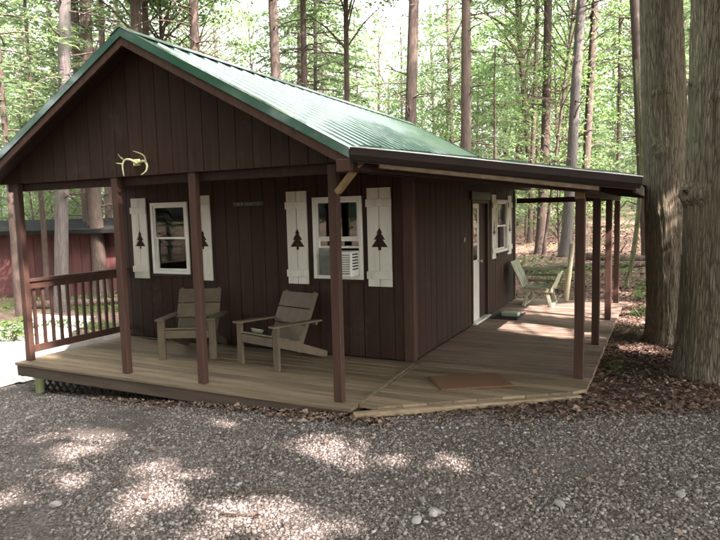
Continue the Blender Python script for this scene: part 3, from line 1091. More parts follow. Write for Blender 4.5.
def chair(label, loc, rz, tilt=0.0):
    t = thing('adirondack_chair', label, 'chair', loc, rz, 'low wooden porch chairs')
    mat = 'chair'
    for s_ in (-1, 1):
        MB().box(s_ * 0.315 - 0.045, s_ * 0.315 + 0.045, -0.32, -0.285, 0.0, 0.49).build('leg', mat, t, 0.004)
        MB().bar((s_ * 0.315, -0.37, 0.503), (s_ * 0.315, 0.40, 0.478), 0.105, 0.024).build('arm', mat, t, 0.005)
        MB().prism([(s_ * 0.262 - 0.015, -0.284, 0.375), (s_ * 0.262 - 0.015, -0.284, 0.265), (s_ * 0.262 - 0.015, 0.50, 0.0), (s_ * 0.262 - 0.015, 0.56, 0.0), (s_ * 0.262 - 0.015, 0.56, 0.065), (s_ * 0.262 - 0.015, 0.1, 0.245)], (0.03, 0, 0)).build('side_rail', mat, t)
        MB().bar((s_ * 0.243, 0.10, 0.13), (s_ * 0.243, 0.43, 0.80), 0.03, 0.06, (0, 1, 0)).build('back_support', mat, t, 0.003)
    MB().box(-0.268, 0.268, -0.322, -0.29, 0.268, 0.365).build('front_apron', mat, t, 0.004)
    for k in range(5):
        f0 = k / 5
        f1 = (k + 0.92) / 5
        a = Vector((0, -0.318 + f0 * 0.46, 0.388 - f0 * 0.145))
        b_ = Vector((0, -0.318 + f1 * 0.46, 0.388 - f1 * 0.145))
        mb = MB().bar(a, b_, 0.53, 0.022)
        mb.build('seat_slat', mat, t, 0.003)
    p0, p1 = Vector((0, 0.118, 0.255)), Vector((0, 0.385, 0.80))
    for k in range(3):
        a, b_ = p0.lerp(p1, k / 3 + 0.005), p0.lerp(p1, (k + 0.965) / 3)
        MB().bar(a, b_, 0.56 if k else 0.50, 0.022, (0, 1, 0)).build('back_slat', mat, t, 0.004)
    MB().box(-0.30, 0.30, 0.35, 0.385, 0.42, 0.475).build('arm_cross_rail', mat, t, 0.003)
    return t


chair('taupe wooden porch chair beside the cream shuttered window without the air conditioner', (-2.665, 1.02, 0.002), math.radians(25.8))
chair('taupe wooden porch chair with a dish on its seat, under the dark name plaque', (-1.405, 1.045, 0.002), math.radians(-13.4))
# dish on the seat of the second chair
cm = Matrix.Translation((-1.405, 1.045, 0.002)) @ Matrix.Rotation(math.radians(-13.4), 4, 'Z')
dp = cm @ Vector((-0.17, -0.17, 0.359))
dish = thing('dish', 'small grey green round dish resting on a porch chair seat', 'dish', dp)
sl = -0.145 / 0.46
prof_r = [(0.035, 0.0), (0.058, 0.004), (0.072, 0.026), (0.078, 0.045)]
dm = MB()
dm.tube([(0, 0, z_) for _, z_ in prof_r], [r_ for r_, _ in prof_r], 18, cap=False)
dm.f.append(tuple(range(17, -1, -1)))
dm.build('bowl', 'dish', dish, smooth=True)
MB().tube([(0, 0, 0.043), (0, 0, 0.050)], [0.081, 0.079], 18).build('rim', 'dish', dish)
dish.rotation_euler = (math.atan(sl), 0, math.radians(-13.4))

# doormat
mcen = Vector((0.935, 1.06, 0.004))
matt = thing('doormat', 'worn brown coir doormat lying on the corner of the deck', 'doormat', mcen, math.radians(33))
MB().box(-0.36, 0.36, -0.235, 0.235, 0.0, 0.012).build('pile', 'mat', matt, 0.004)
mb = MB()
for a in ((-0.37, 0.37, -0.25, -0.237), (-0.37, 0.37, 0.237, 0.25), (-0.375, -0.362, -0.25, 0.25), (0.362, 0.375, -0.25, 0.25)):
    mb.box(*a, 0.0, 0.009)
mb.build('border', 'mat', matt)

# boot mat with a flat stone block by the door
bm_ = thing('boot_mat', 'black rubber boot mat on the deck beyond the white side door', 'mat', (0.42, 5.0, 0.003))
MB().box(-0.22, 0.22, -0.30, 0.32, 0, 0.012).build('base', 'rubber', bm_, 0.004)
MB().box(-0.22, -0.205, -0.30, 0.32, 0.0125, 0.03).box(0.205, 0.22, -0.30, 0.32, 0.0125, 0.03).build('rim', 'rubber', bm_)
bl = MB().box(-0.11, 0.17, -0.10, 0.10, 0.0, 0.07).build('step_block', 'dish', None, 0.015)
bl.location = (0.44, 4.98, 0.016)
tag(bl, 'flat grey green block sitting on the black boot mat by the door', 'block')

# face-to-face glider seat
gl_ = thing('glider_swing', 'weathered grey green double glider seat at the end of the side deck', 'glider seat', (0.72, 6.5, 0.002))


def gpart(name, a, b_, w, h, up=(0, 0, 1)):
    MB().bar(a, b_, w, h, up).build(name, 'swing', gl_, 0.003)


for k in range(5):           # left back: boards standing side by side, leaning back
    yy = -0.30 + k * 0.125
    gpart('back_slat', (-0.30, yy, 0.34), (-0.52, yy, 0.80), 0.118, 0.02, (1, 0, 0))
    gpart('back_slat', (0.19, yy, 0.30), (0.31, yy, 0.60), 0.118, 0.02, (1, 0, 0))
gpart('back_rail', (-0.415, -0.36, 0.55), (-0.415, 0.27, 0.55), 0.03, 0.05)
for k in range(4):
    xx = -0.26 + k * 0.075
    gpart('seat_slat', (xx, -0.34, 0.33), (xx, 0.26, 0.33), 0.068, 0.02)
    if k < 2:
        gpart('seat_slat', (xx + 0.30, -0.34, 0.33), (xx + 0.30, 0.26, 0.33), 0.068, 0.02)
for zz in (0.62, 0.51, 0.40):
    gpart('end_rail', (-0.36, 0.30, zz), (0.24, 0.30, zz), 0.022, 0.05)
for yy in (-0.33, 0.25):
    gpart('seat_beam', (-0.32, yy, 0.29), (0.22, yy, 0.29), 0.03, 0.06)
for sx_ in (-1, 1):
    for yy in (-0.31, 0.235):
        gpart('leg', (sx_ * 0.24 - 0.05, yy, 0.0), (sx_ * 0.17 - 0.05, yy, 0.26), 0.04, 0.05)
    gpart('foot', (sx_ * 0.24 - 0.05, -0.35, 0.02), (sx_ * 0.24 - 0.05, 0.28, 0.02), 0.05, 0.04)

# leaning pale pole
pl = thing('pale_pole', 'pale yellow peeled wooden pole leaning at the end of the deck', 'pole', (1.05, 7.0, 0.0))
MB().tube([(0, 0.0, 0.02), (0.05, 0.03, 0.5), (0.10, 0.05, 1.05)], [0.05, 0.047, 0.043], 10).build('shaft', 'pole', pl, smooth=True)
MB().tube([(0.10, 0.05, 1.051), (0.103, 0.0515, 1.075)], [0.046, 0.030], 10).build('tip', 'pole', pl)

# antlers on the gable
an = thing('antlers', 'pale deer antlers mounted on the brown gable boards', 'antlers', px_plane(137, 163, 1, GY - 0.012))
A0 = Vector(an.location)


def ant(pts, r0, r1, name):
    P = []
    for i, (px, py, dy) in enumerate(pts):
        P.append(px_plane(px, py, 1, GY - 0.02 - dy) - A0)
    # smooth the polyline
    Q = []
    for i in range(len(P) - 1):
        a, b_, c, d_ = P[max(i - 1, 0)], P[i], P[i + 1], P[min(i + 2, len(P) - 1)]
        for t in (0, 0.33, 0.66):
            Q.append(0.5 * ((2 * b_) + (c - a) * t + (2 * a - 5 * b_ + 4 * c - d_) * t * t + (3 * b_ - a - 3 * c + d_) * t ** 3))
    Q.append(P[-1])
    k = len(Q)
    MB().tube(Q, [r0 + (r1 - r0) * i / (k - 1) for i in range(k)], 7).build(name, 'antler', an, smooth=True)


ant([(137, 164, 0.0), (131, 160, 0.06), (125, 160, 0.10), (122.5, 166, 0.14), (124, 176, 0.18)], 0.016, 0.006, 'beam')
ant([(124, 160, 0.10), (120, 157, 0.13), (118, 154, 0.16)], 0.009, 0.003, 'tine')
ant([(122.5, 164, 0.13), (119, 163.5, 0.16), (116, 163, 0.18)], 0.009, 0.003, 'tine')
ant([(139, 163, 0.0), (144, 161, 0.06), (147, 165, 0.10), (146, 171, 0.14), (141, 175, 0.18)], 0.016, 0.006, 'beam')
ant([(146, 163, 0.08), (144, 156, 0.12), (139, 153, 0.15), (133, 151, 0.18)], 0.011, 0.003, 'tine')
MB().box(-0.05, 0.05, -0.012, 0.008, -0.03, 0.04).build('mount', 'antler', an, 0.008)

# name plaque: a thin dark strip whose small raised letters cannot be made out
sg = thing('name_plaque', 'thin dark plaque with small grey lettering on the front wall', 'sign', (-2.185, YW - 0.008, 1.90))
MB().box(-0.245, 0.245, -0.010, 0.0, -0.028, 0.028).build('plate', 'sign', sg, 0.002)
u = -0.225
for wlen in (5, 9):
    for k in range(wlen):
        MB().box(u, u + 0.006, -0.0125, -0.0103, -0.016, 0.016).box(u + 0.007, u + 0.02, -0.0125, -0.0103, random.choice((-0.016, -0.003, 0.010)), 0.0165).build('letter', 'letters', sg)
        u += 0.0295
    u += 0.03

# dark cord along the wall foot
cord = MB().tube([(-4.15, 1.56, 0.012), (-3.9, 1.50, 0.012), (-3.6, 1.55, 0.012), (-3.3, 1.48, 0.012), (-3.05, 1.57, 0.012)], 0.011, 6).build('cord', 'rubber', None, smooth=True)
tag(cord, 'black cord lying along the foot of the porch wall', 'cord')

# ------------------------------------------------------------------ red shed beyond the left end
B0, B1 = Vector((-19.5, 5.4, 0)), Vector((-8.4, 10.2, 0))
bd = (B1 - B0).normalized()
bn = Vector((-bd.y, bd.x, 0))
L = (B1 - B0).length
zb = gz(-14, 7.5) - 0.05
barn = thing('red_shed', 'long low red board shed with dark roof among the trees', 'shed', (B0.x, B0.y, zb), math.atan2(bd.y, bd.x))
bw_ = MB().box(0, L, 0.03, 4.0, 0.0, 2.05).build('wall', 'redbarn', barn)
u = 0.0
while u < L - 0.05:
    MB().box(u + 0.006, min(u + 0.30, L) - 0.006, 0.0, 0.028, 0.05, 2.04).build('siding_board', 'redbarn', bw_)
    u += 0.30
rf = MB().prism([(-0.3, -0.55, 2.05), (-0.3, -0.55, 2.17), (-0.3, 2.0, 2.50), (-0.3, 4.5, 2.17), (-0.3, 4.5, 2.05), (-0.3, 2.0, 2.38)], (L + 0.6, 0, 0)).build('roof', 'barnroof', barn)
MB().box(2.6, 4.6, -0.012, 0.029, 0.05, 1.95).build('door', 'redbarn', barn)

# ------------------------------------------------------------------ foliage generators
def rhombi(c, d, nrm, L_, W_, fold=0.15):
    """diamond leaves: centre, direction, normal -> verts, quads"""
    d = d / np.linalg.norm(d, axis=1, keepdims=True)
    s_ = np.cross(d, nrm)
    s_ /= np.linalg.norm(s_, axis=1, keepdims=True) + 1e-9
    n_ = np.cross(s_, d)
    L_, W_ = L_[:, None], W_[:, None]
    a = c - d * L_ * 0.5
    b_ = c + s_ * W_ * 0.5 + n_ * W_ * fold - d * L_ * 0.08
    e = c + d * L_ * 0.5
    f = c - s_ * W_ * 0.5 + n_ * W_ * fold - d * L_ * 0.08
    V_ = np.stack([a, b_, e, f], 1).reshape(-1, 3)
    F_ = np.arange(len(c) * 4).reshape(-1, 4)
    return V_, F_


def hemlock_elements(r, z0, z1, rmax, nb, per_m, eL, eW, droop=0.28):
    C_, D_, N_, LL, WW, limbs = [], [], [], [], [], []
    for i in range(nb):
        f = (i + r.random()) / nb
        z = z0 + (z1 - z0) * f ** 0.9
        az = i * 2.39996 + r.normal(0, 0.35)
        ln = rmax * (1 - f) ** 0.75 * r.uniform(0.6, 1.12) + 0.35
        if f < 0.08:
            ln *= 0.75
        o = np.array([math.cos(az), math.sin(az), 0])
        sd = np.array([-o[1], o[0], 0])
        dr_ = droop * r.uniform(0.5, 1.5)
        rise = 0.18 * r.uniform(-0.3, 1.4)
        k = max(int(per_m * ln * (0.35 + 0.65 * ln / rmax)), 8)
        t = r.uniform(0.18, 1.0, k) ** 0.75
        s_ = r.uniform(-1, 1, k)
        wid = ln * (0.10 + 0.34 * np.sin(np.pi * np.clip(t * 0.95, 0, 1)) ** 0.8)
        # side sprays: group positions into a few twigs so that gaps show
        tw = np.round(t * 9) / 9 + r.normal(0, 0.016, k)
        t = np.where(r.random(k) < 0.8, tw, t)
        zc = z + rise * ln * t - dr_ * ln * t ** 2.2 - 0.10 * np.abs(s_) * wid
        c = o[None] * (ln * t)[:, None] + sd[None] * (s_ * wid)[:, None]
        c[:, 2] = zc + r.normal(0, 0.035, k)
        d = o[None] * 0.55 + sd[None] * (np.sign(s_) * 0.85)[:, None] + r.normal(0, 0.3, (k, 3))
        d[:, 2] -= 0.22
        nn = np.array([0, 0, 1.0])[None] + r.normal(0, 0.35, (k, 3))
        C_.append(c); D_.append(d); N_.append(nn)
        LL.append(r.uniform(0.7, 1.3, k) * eL); WW.append(r.uniform(0.7, 1.3, k) * eW)
        ts = np.linspace(0, 1, 5)
        limbs.append([(o[0] * ln * q, o[1] * ln * q, z + rise * ln * q - dr_ * ln * q ** 2.2) for q in ts])
    return [np.concatenate(a) for a in (C_, D_, N_, LL, WW)], limbs


def broad_elements(r, z0, z1, rmax, nclump, per, eL, eW):
    C_, D_, N_, LL, WW, limbs = [], [], [], [], [], []
    for i in range(nclump):
        f = r.random()
        z = z0 + (z1 - z0) * f
        az = r.uniform(0, 2 * math.pi)
        rr_ = rmax * (0.25 + 0.75 * math.sin(math.pi * min(max(f * 0.85 + 0.1, 0), 1))) * math.sqrt(r.uniform(0.08, 1))
        cen = np.array([math.cos(az) * rr_, math.sin(az) * rr_, z])
        k = int(per * r.uniform(0.5, 1.5))
        off = r.normal(0, 1, (k, 3)) * np.array([0.42, 0.42, 0.16]) * r.uniform(0.6, 1.3)
        C_.append(cen + off)
        d = r.normal(0, 1, (k, 3)); d[:, 2] = d[:, 2] * 0.4 - 0.3
        D_.append(d)
        N_.append(np.array([0, 0, 1.0])[None] + r.normal(0, 0.55, (k, 3)))
        LL.append(r.uniform(0.7, 1.3, k) * eL); WW.append(r.uniform(0.7, 1.3, k) * eW)
        zl = max(z - rr_ * 0.6 - 0.4, z0 * 0.5)
        limbs.append([(0, 0, zl), (cen[0] * 0.4, cen[1] * 0.4, zl + (z - zl) * 0.55), (cen[0] * 0.8, cen[1] * 0.8, zl + (z - zl) * 0.9), tuple(cen)])
    return [np.concatenate(a) for a in (C_, D_, N_, LL, WW)], limbs


def crown_mesh(name, el, mat):
    V_, F_ = rhombi(*el)
    me_ = np_mesh(name, V_, F_)
    me_.materials.append(M[mat])
    return me_


def limb_mesh(name, limbs, r0, mat='twig', every=1):
    mb = MB()
    for i, l in enumerate(limbs):
        if i % every == 0:
            k = len(l)
            mb.tube(l, [r0 * (1 - 0.85 * q / (k - 1)) for q in range(k)], 4, cap=False)
    me_ = mb.mesh(name)
    me_.materials.append(M[mat])
    return me_


def dead_limbs(r, z0, z1, n_, lmax):
    out_ = []
    for i in range(n_):
        z = r.uniform(z0, z1)
        az = r.uniform(0, 2 * math.pi)
        ln = lmax * r.uniform(0.2, 1.0)
        p = np.array([math.cos(az) * 0.08, math.sin(az) * 0.08, z])
        d = np.array([math.cos(az), math.sin(az), r.uniform(-0.15, 0.45)])
        l = [tuple(p)]
        for q in range(5):
            p = p + d * ln / 5
            d = d + r.normal(0, 0.16, 3) + np.array([0, 0, -0.07])
            l.append(tuple(p))
        out_.append(l)
        if r.random() < 0.6:
            p = np.array(l[2]); d2 = d + r.normal(0, 0.6, 3); l2 = [tuple(p)]
            for q in range(3):
                p = p + d2 / np.linalg.norm(d2) * ln / 7
                l2.append(tuple(p))
            out_.append(l2)
    return out_


def trunk_mesh(name, r, H=20.0, sides=14, rings=56, flare=0.38, bend=0.10, fine=0.0, knots=()):
    """radius 1 at breast height; to be scaled in x and y by the real radius"""
    zs = np.concatenate([[-0.25], np.linspace(0, 1, rings) ** 1.35 * H])
    th = np.linspace(0, 2 * np.pi, sides, endpoint=False)
    Z, T = np.meshgrid(zs, th, indexing='ij')
    zc = np.clip(Z, 0, None)
    R = 1.02 - 0.68 * (zc / H) ** 1.15 + flare * np.exp(-zc / 0.28)
    s0 = r.uniform(0, 50)
    R = R * (1 + 0.10 * (fbm(np.cos(T) * 1.3 + s0, np.sin(T) * 1.3 + s0, Z * 0.7) - 0.5))
    R = R + flare * 0.9 * np.exp(-zc / 0.35) * (vnoise(np.cos(T) * 1.6 + s0, np.sin(T) * 1.6 + 9, 0.0) - 0.45)
    if fine:
        rid = np.abs(fbm(np.cos(T) * 6.5 + s0, np.sin(T) * 6.5 + s0, Z * 1.5 + 2.0 * vnoise(np.cos(T) * 2, np.sin(T) * 2, Z), 3) - 0.5) * 2
        R = R + fine * (np.clip(rid * 3.2, 0, 1) - 0.6)
    for (tz, tt, sz, hh) in knots:
        da = np.angle(np.exp(1j * (T - tt)))
        dd_ = np.sqrt((da / sz * 0.35) ** 2 + ((Z - tz) / sz / 0.42) ** 2)
        R = R + hh * np.exp(-dd_ ** 2 * 1.2) * (1 - 1.5 * np.exp(-dd_ ** 2 * 9))
    bx = bend * np.sin(Z * 0.33 + s0) * np.clip(Z / 4, 0, 1)
    by_ = bend * np.cos(Z * 0.27 + s0 * 2) * np.clip(Z / 4, 0, 1) - 0
    X = R * np.cos(T) + bx * 1.0
    Y = R * np.sin(T) + by_ * 1.0
    V_ = np.stack([X.ravel(), Y.ravel(), Z.ravel()], 1)
    nr = len(zs)
    i0 = np.arange(nr - 1)[:, None] * sides
    j = np.arange(sides)[None]
    j2 = (j + 1) % sides
    F_ = np.stack([i0 + j, i0 + j2, i0 + sides + j2, i0 + sides + j], -1).reshape(-1, 4)
    me_ = np_mesh(name, V_, F_)
    me_.polygons.foreach_set('use_smooth', [True] * len(me_.polygons))
    return me_


R_ = [np.random.default_rng(100 + i) for i in range(40)]
TRUNK = {}
for i in range(3):
    for mt in ('bark', 'bark_dark', 'bark_pale'):
        me = trunk_mesh('trunk', np.random.default_rng(300 + i), bend=0.35)
        me.materials.append(M[mt])
        TRUNK[(i, mt)] = me
HT, HTL, DL = [], [], []
for i in range(3):
    el, lb = hemlock_elements(R_[i], 7.0, 20.5, 3.3, 78, 58, 0.30, 0.075)
    HT.append(crown_mesh('hemlock_crown', el, 'hemlock'))
    HTL.append(limb_mesh('limbs', lb, 0.035))
    DL.append(limb_mesh('dead_limbs', dead_limbs(R_[i], 2.0, 12.0, 26, 2.0), 0.026))
HL, HLL = [], []
for i in range(3):
    el, lb = hemlock_elements(R_[5 + i], 0.9, 8.6, 2.3, 54, 62, 0.24, 0.058, 0.34)
    HL.append(crown_mesh('young_hemlock_crown', el, 'hemlock'))
    HLL.append(limb_mesh('limbs', lb, 0.020))
DT, DTL = [], []
for i in range(3):
    el, lb = broad_elements(R_[10 + i], 6.5, 17.5, 4.2, 150, 46, 0.17, 0.10)
    DT.append(crown_mesh('broadleaf_crown', el, 'leaf'))
    DTL.append(limb_mesh('limbs', lb[::3], 0.045))
DS, DSL = [], []
for i in range(3):
    el, lb = broad_elements(R_[15 + i], 1.0, 7.0, 1.9, 85, 34, 0.12, 0.07)
    DS.append(crown_mesh('sapling_crown', el, 'leaf'))
    DSL.append(limb_mesh('limbs', lb[::2], 0.018))


def tree(name, label, group, x, y, D, lean=(0, 0), trunk=None, crown=None, limbs=None, H=20.0, cs=1.0, rz=0.0, cz=1.0, up=0.0, dead=None):
    """trunk of diameter D with its crown and limbs; lean is the horizontal shift per metre of height"""
    z = gz(x, y) - 0.02
    root = thing(name, label, 'tree', (x, y, z), 0.0, group)
    ax = Vector((lean[0], lean[1], 1.0)).normalized()
    q = Vector((0, 0, 1)).rotation_difference(ax)
    root.rotation_mode = 'QUATERNION'
    root.rotation_quaternion = q
    for nm, me_, sc_ in (('trunk', trunk, (D / 2, D / 2, (H + up) / 20.0)), ('dead_limbs', dead, (1, 1, 1)), ('limbs', limbs, (cs, cs, cz)), ('crown', crown, (cs, cs, cz))):
        if me_ is None:
            continue
        o = bpy.data.objects.new(nm, me_)
        COL.objects.link(o)
        o.parent = root
        o.scale = sc_
        o.rotation_euler = (0, 0, rz)
        if nm in ('limbs', 'crown'):
            o.location = (0, 0, up)
        if nm in ('limbs', 'dead_limbs'):
            o['kind'] = 'stuff'
    return root


def tree_px(label, xt, xl, yl, w, D, mat='bark', kindc=('HT', 0), var=0, name='hemlock_tree', group=None, yt=0, H=20.0, cs=1.0, cz=1.0, up=3.2):
    """a trunk seen at (xt, yt) and at (xl, yl), w pixels wide: its usual girth D gives the distance"""
    dep = FPX * D / w
    a, b_ = px_at(xl, yl, dep), px_at(xt, yt, dep)
    dz = b_.z - a.z
    lean = ((b_.x - a.x) / dz, (b_.y - a.y) / dz)
    # remove the lean that comes from the camera's own tilt along the view axis
    vx, vy = _fwd.x, _fwd.y
    nv = math.hypot(vx, vy)
    vx, vy = vx / nv, vy / nv
    k = lean[0] * vx + lean[1] * vy
    lean = (lean[0] - k * vx, lean[1] - k * vy)
    g = gz(a.x, a.y)
    x_, y_ = a.x + lean[0] * (g - a.z), a.y + lean[1] * (g - a.z)
    cr = {'HT': HT, 'DT': DT, None: None}[kindc[0]]
    lb = {'HT': HTL, 'DT': DTL, None: HTL}[kindc[0]]
    return tree(name, label, group, x_, y_, D, lean, TRUNK[(var, mat)], cr[kindc[1]] if cr else None, lb[kindc[1]], H=H, cs=cs, rz=random.uniform(0, 6.28), cz=cz, up=up, dead=DL[var])


# ---- trunks that can be told apart in the photograph
GT = 'separate tall trees standing around the cabin'
tree_px('tall tree with pale flaking trunk standing between the porch railing and the red shed', 75, 62, 300, 13, 0.34, 'bark_pale', ('HT', 0), 0)
tree_px('slim tree behind the pale trunk, showing over the roof slope above the railing', 82, 86, 200, 8.5, 0.28, 'bark', ('HT', 1), 1)
tree_px('stout brown tree close to the red shed, seen past the wall end of the railing', 98, 101, 290, 13, 0.40, 'bark', ('HT', 2), 2)
tree_px('thin dark tree just behind the stout brown one by the red shed', 111, 110, 280, 7, 0.25, 'bark_dark', ('HT', 0), 1)
tree_px('thick brown tree rising straight behind the roof peak', 141, 142, 200, 13, 0.46, 'bark', ('DT', 0), 0)
tree_px('second stem crowding the thick tree behind the roof peak', 151, 150, 200, 8, 0.30, 'bark_dark', ('HT', 2), 2)
tree_px('pencil thin tree beside the thick one behind the roof peak', 166, 167, 200, 4, 0.16, 'bark', ('DT', 1), 1)
tree_px('dark upright tree behind the front third of the ridge', 198, 199, 200, 11, 0.36, 'bark_dark', ('HT', 1), 0)
tree_px('brown tree bowing slightly, behind the middle of the ridge', 274, 284, 200, 11, 0.36, 'bark', ('DT', 2), 1)
tree_px('slim straight tree next to the bowing one behind the ridge', 304, 309, 200, 7, 0.26, 'bark', ('HT', 0), 2)
tree_px('very dark slender tree behind the last third of the ridge', 346, 347.5, 200, 6, 0.24, 'bark_dark', ('DT', 0), 0)
tree_px('sturdy grey brown tree at the far end of the ridge', 411, 408, 200, 12.5, 0.40, 'bark', ('HT', 2), 1)
tree_px('dark straight tree beyond the back slope of the roof', 464, 464, 200, 11, 0.36, 'bark_dark', ('DT', 1), 2)
tree_px('narrow ridged tree paired with a sturdier one above the porch roof', 532, 531, 200, 5, 0.22, 'bark', ('HT', 1), 0)
tree_px('sturdier tree of the pair standing just past the glider seat', 541, 540, 250, 9.5, 0.34, 'bark', ('HT', 0), 1)
tree_px('smooth pale grey tree rising over the outer half of the porch roof', 576, 566, 240, 10.5, 0.34, 'bark_pale', ('DT', 2), 0)
tree_px('reddish tree close beside the smooth pale grey one', 587, 585, 200, 8, 0.28, 'bark', ('HT', 2), 2)
tree_px('thin leaning sapling stem crossing in front of the pale grey tree', 569, 550, 200, 3.2, 0.11, 'bark_dark', ('DT', 0), 1, H=13, cs=0.6, cz=0.65, up=1.5)
tree_px('leaning tree with roots beside the grass past the deck', 619, 650, 290, 10, 0.30, 'bark', ('HT', 1), 0, cz=1.05)
tree_px('slim dark tree tucked behind the leaning one beyond the deck', 643, 646, 250, 6, 0.24, 'bark_dark', ('HT', 0), 2)
# broken snag
sp = px_at(495, 150, FPX * 0.2 / 5)
sz = px_at(494, 92, FPX * 0.2 / 5).z
sn = thing('dead_snag', 'broken dead trunk ending in a jagged top behind the porch roof', 'tree', (sp.x, sp.y, gz(sp.x, sp.y) - 0.02))
hz = sz - sn.location.z
o = obj('trunk', trunk_mesh('trunk', np.random.default_rng(77), H=hz, bend=0.2), 'bark_dark', sn)
o.scale = (0.1, 0.1, 1)
obj('broken_limb', limb_mesh('broken_limb', dead_limbs(R_[30], hz * 0.3, hz * 0.95, 6, 0.7), 0.02), 'bark_dark', sn)
# thin mossy sapling stem at the deck end
ms = thing('mossy_stem', 'thin mossy stem curving up at the back corner of the deck', 'tree')
P = [px_at(x_, y_, 13.5) for x_, y_ in ((621, 302), (627, 285), (632, 262), (636, 235), (639, 205), (641, 170), (640, 120), (636, 60))]
P[0].z = gz(P[0].x, P[0].y) - 0.05
ms.location = P[0]
MB().tube([p - P[0] for p in P], [0.07, 0.06, 0.055, 0.05, 0.045, 0.04, 0.035, 0.03], 8).build('stem', 'moss_bark', ms, smooth=True)
MB().tube([P[4] - P[0], P[4] - P[0] + Vector((-0.25, 0, 0.1)), P[4] - P[0] + Vector((-0.45, 0.1, -0.15)), P[4] - P[0] + Vector((-0.52, 0.1, -0.6))], [0.02, 0.016, 0.012, 0.006], 6).build('twig', 'moss_bark', ms, smooth=True)

# ---- sun spots: gaps cut in the crowns so sun lands at chosen places
SPOTS = []


def spot(x_, y_, z_, r_):
    SPOTS.append((x_, y_, z_, r_))


for px, py, r_ in ((62, 472, 0.20), (75, 468, 0.16), (15, 490, 0.17), (70, 441, 0.14), (100, 437, 0.12), (160, 497, 0.17), (140, 500, 0.12), (230, 515, 0.15),
                   (262, 508, 0.13), (345, 462, 0.20), (372, 462, 0.16), (300, 452, 0.14), (150, 465, 0.13), (195, 470, 0.12), (445, 467, 0.15), (280, 512, 0.12)):
    p = px_plane(px, py, 2, -0.12)
    spot(p.x, p.y, -0.12, r_ * 0.62)
for a in ((-5.35, 0.35, 0.45), (-7.7, 2.0, 0.5), (-8.5, 2.6, 0.7), (-5.75, 0.2, 0.35)):
    spot(a[0], a[1], -0.4, a[2])
for a in ((1.1, 4.0, 0.42), (1.5, 3.85, 0.36), (0.8, 4.15, 0.36), (1.2, 5.5, 0.40), (1.6, 5.45, 0.32), (0.8, 5.7, 0.42), (1.2, 6.1, 0.5), (1.6, 6.5, 0.5)):
    spot(a[0], a[1], 0.0, a[2])
for a in ((-1.5, 0.2, 3.2, 0.14), (-1.1, 0.9, 3.0, 0.12), (2.45, 3.55, -0.08, 0.28), (2.35, 5.6, -0.08, 0.35), (2.6, 7.5, -0.08, 0.7), (3.0, 9.0, -0.05, 0.8), (-8.9, 4.0, 1.4, 0.45), (-8.7, 4.0, 2.4, 0.4), (-10.5, 9.0, 1.0, 0.5), (-12.5, 8.3, 1.0, 0.5), (-15.5, 7.0, 0.9, 0.6)):
    spot(*a)
rsp = np.random.default_rng(19)
for i in range(34):
    xx, yy = rsp.uniform(-3.2, 2.2), rsp.uniform(-2.6, -0.45)
    if rsp.random() < np.clip(0.75 - 0.16 * (xx + 3.2), 0.12, 1):
        for q in range(3):
            spot(xx + rsp.normal(0, 0.13), yy + rsp.normal(0, 0.05), -0.12, rsp.uniform(0.03, 0.075))
SP = np.array(SPOTS)


def cull(el, org):
    c = el[0] + np.array(org)[None]
    S = np.array(SUN)
    keep_ = np.ones(len(c), bool)
    jit = 0.3 + 1.5 * fbm(c[:, 0] * 1.9, c[:, 1] * 1.9, c[:, 2] * 1.9, 2)
    for (a, b_, z_, r_) in SP:
        v = c - np.array([a, b_, z_])[None]
        along_ = v @ S
        dist = np.linalg.norm(v - along_[:, None] * S[None], axis=1)
        keep_ &= ~((dist < (r_ + 0.10) * jit) & (along_ > 0))
    return [e[keep_] for e in el]


def shade_tree(i, x_, y_, D, label, name, typ, z0, z1, rmax, dens=1.0, trunk=None, lean=(0, 0), group=None, mat='bark'):
    r = np.random.default_rng(900 + i)
    zb_ = gz(x_, y_) - 0.02
    if typ == 'H':
        el, lb = hemlock_elements(r, z0, z1, rmax, 70, 60 * dens, 0.44, 0.19, 0.22)
    else:
        el, lb = broad_elements(r, z0, z1, rmax, int(170 * dens), 44, 0.27, 0.19)
    # the lean of the crown is small: cull in place
    c = el[0].copy()
    c[:, 0] += lean[0] * c[:, 2]
    c[:, 1] += lean[1] * c[:, 2]
    el[0] = c
    el = cull(el, (x_, y_, zb_))
    if trunk is None:
        trunk = TRUNK[(i % 3, mat)]
    root = thing(name, label, 'tree', (x_, y_, zb_), 0, group)
    lm_ = [[(p[0] + lean[0] * p[2], p[1] + lean[1] * p[2], p[2]) for p in l] for l in (lb if typ == 'H' else lb[::4])]
    o = bpy.data.objects.new('trunk', trunk)
    COL.objects.link(o)
    o.parent = root
    o.matrix_local = Matrix(((D / 2, 0, lean[0], 0), (0, D / 2, lean[1], 0), (0, 0, z1 / 20.0 if trunk.get('own') is None else 1.0, 0), (0, 0, 0, 1)))
    obj('limbs', limb_mesh('limbs', lm_, 0.04), None, root)['kind'] = 'stuff'
    obj('crown', crown_mesh('crown', el, 'hemlock' if typ == 'H' else 'leaf'), None, root)
    return root


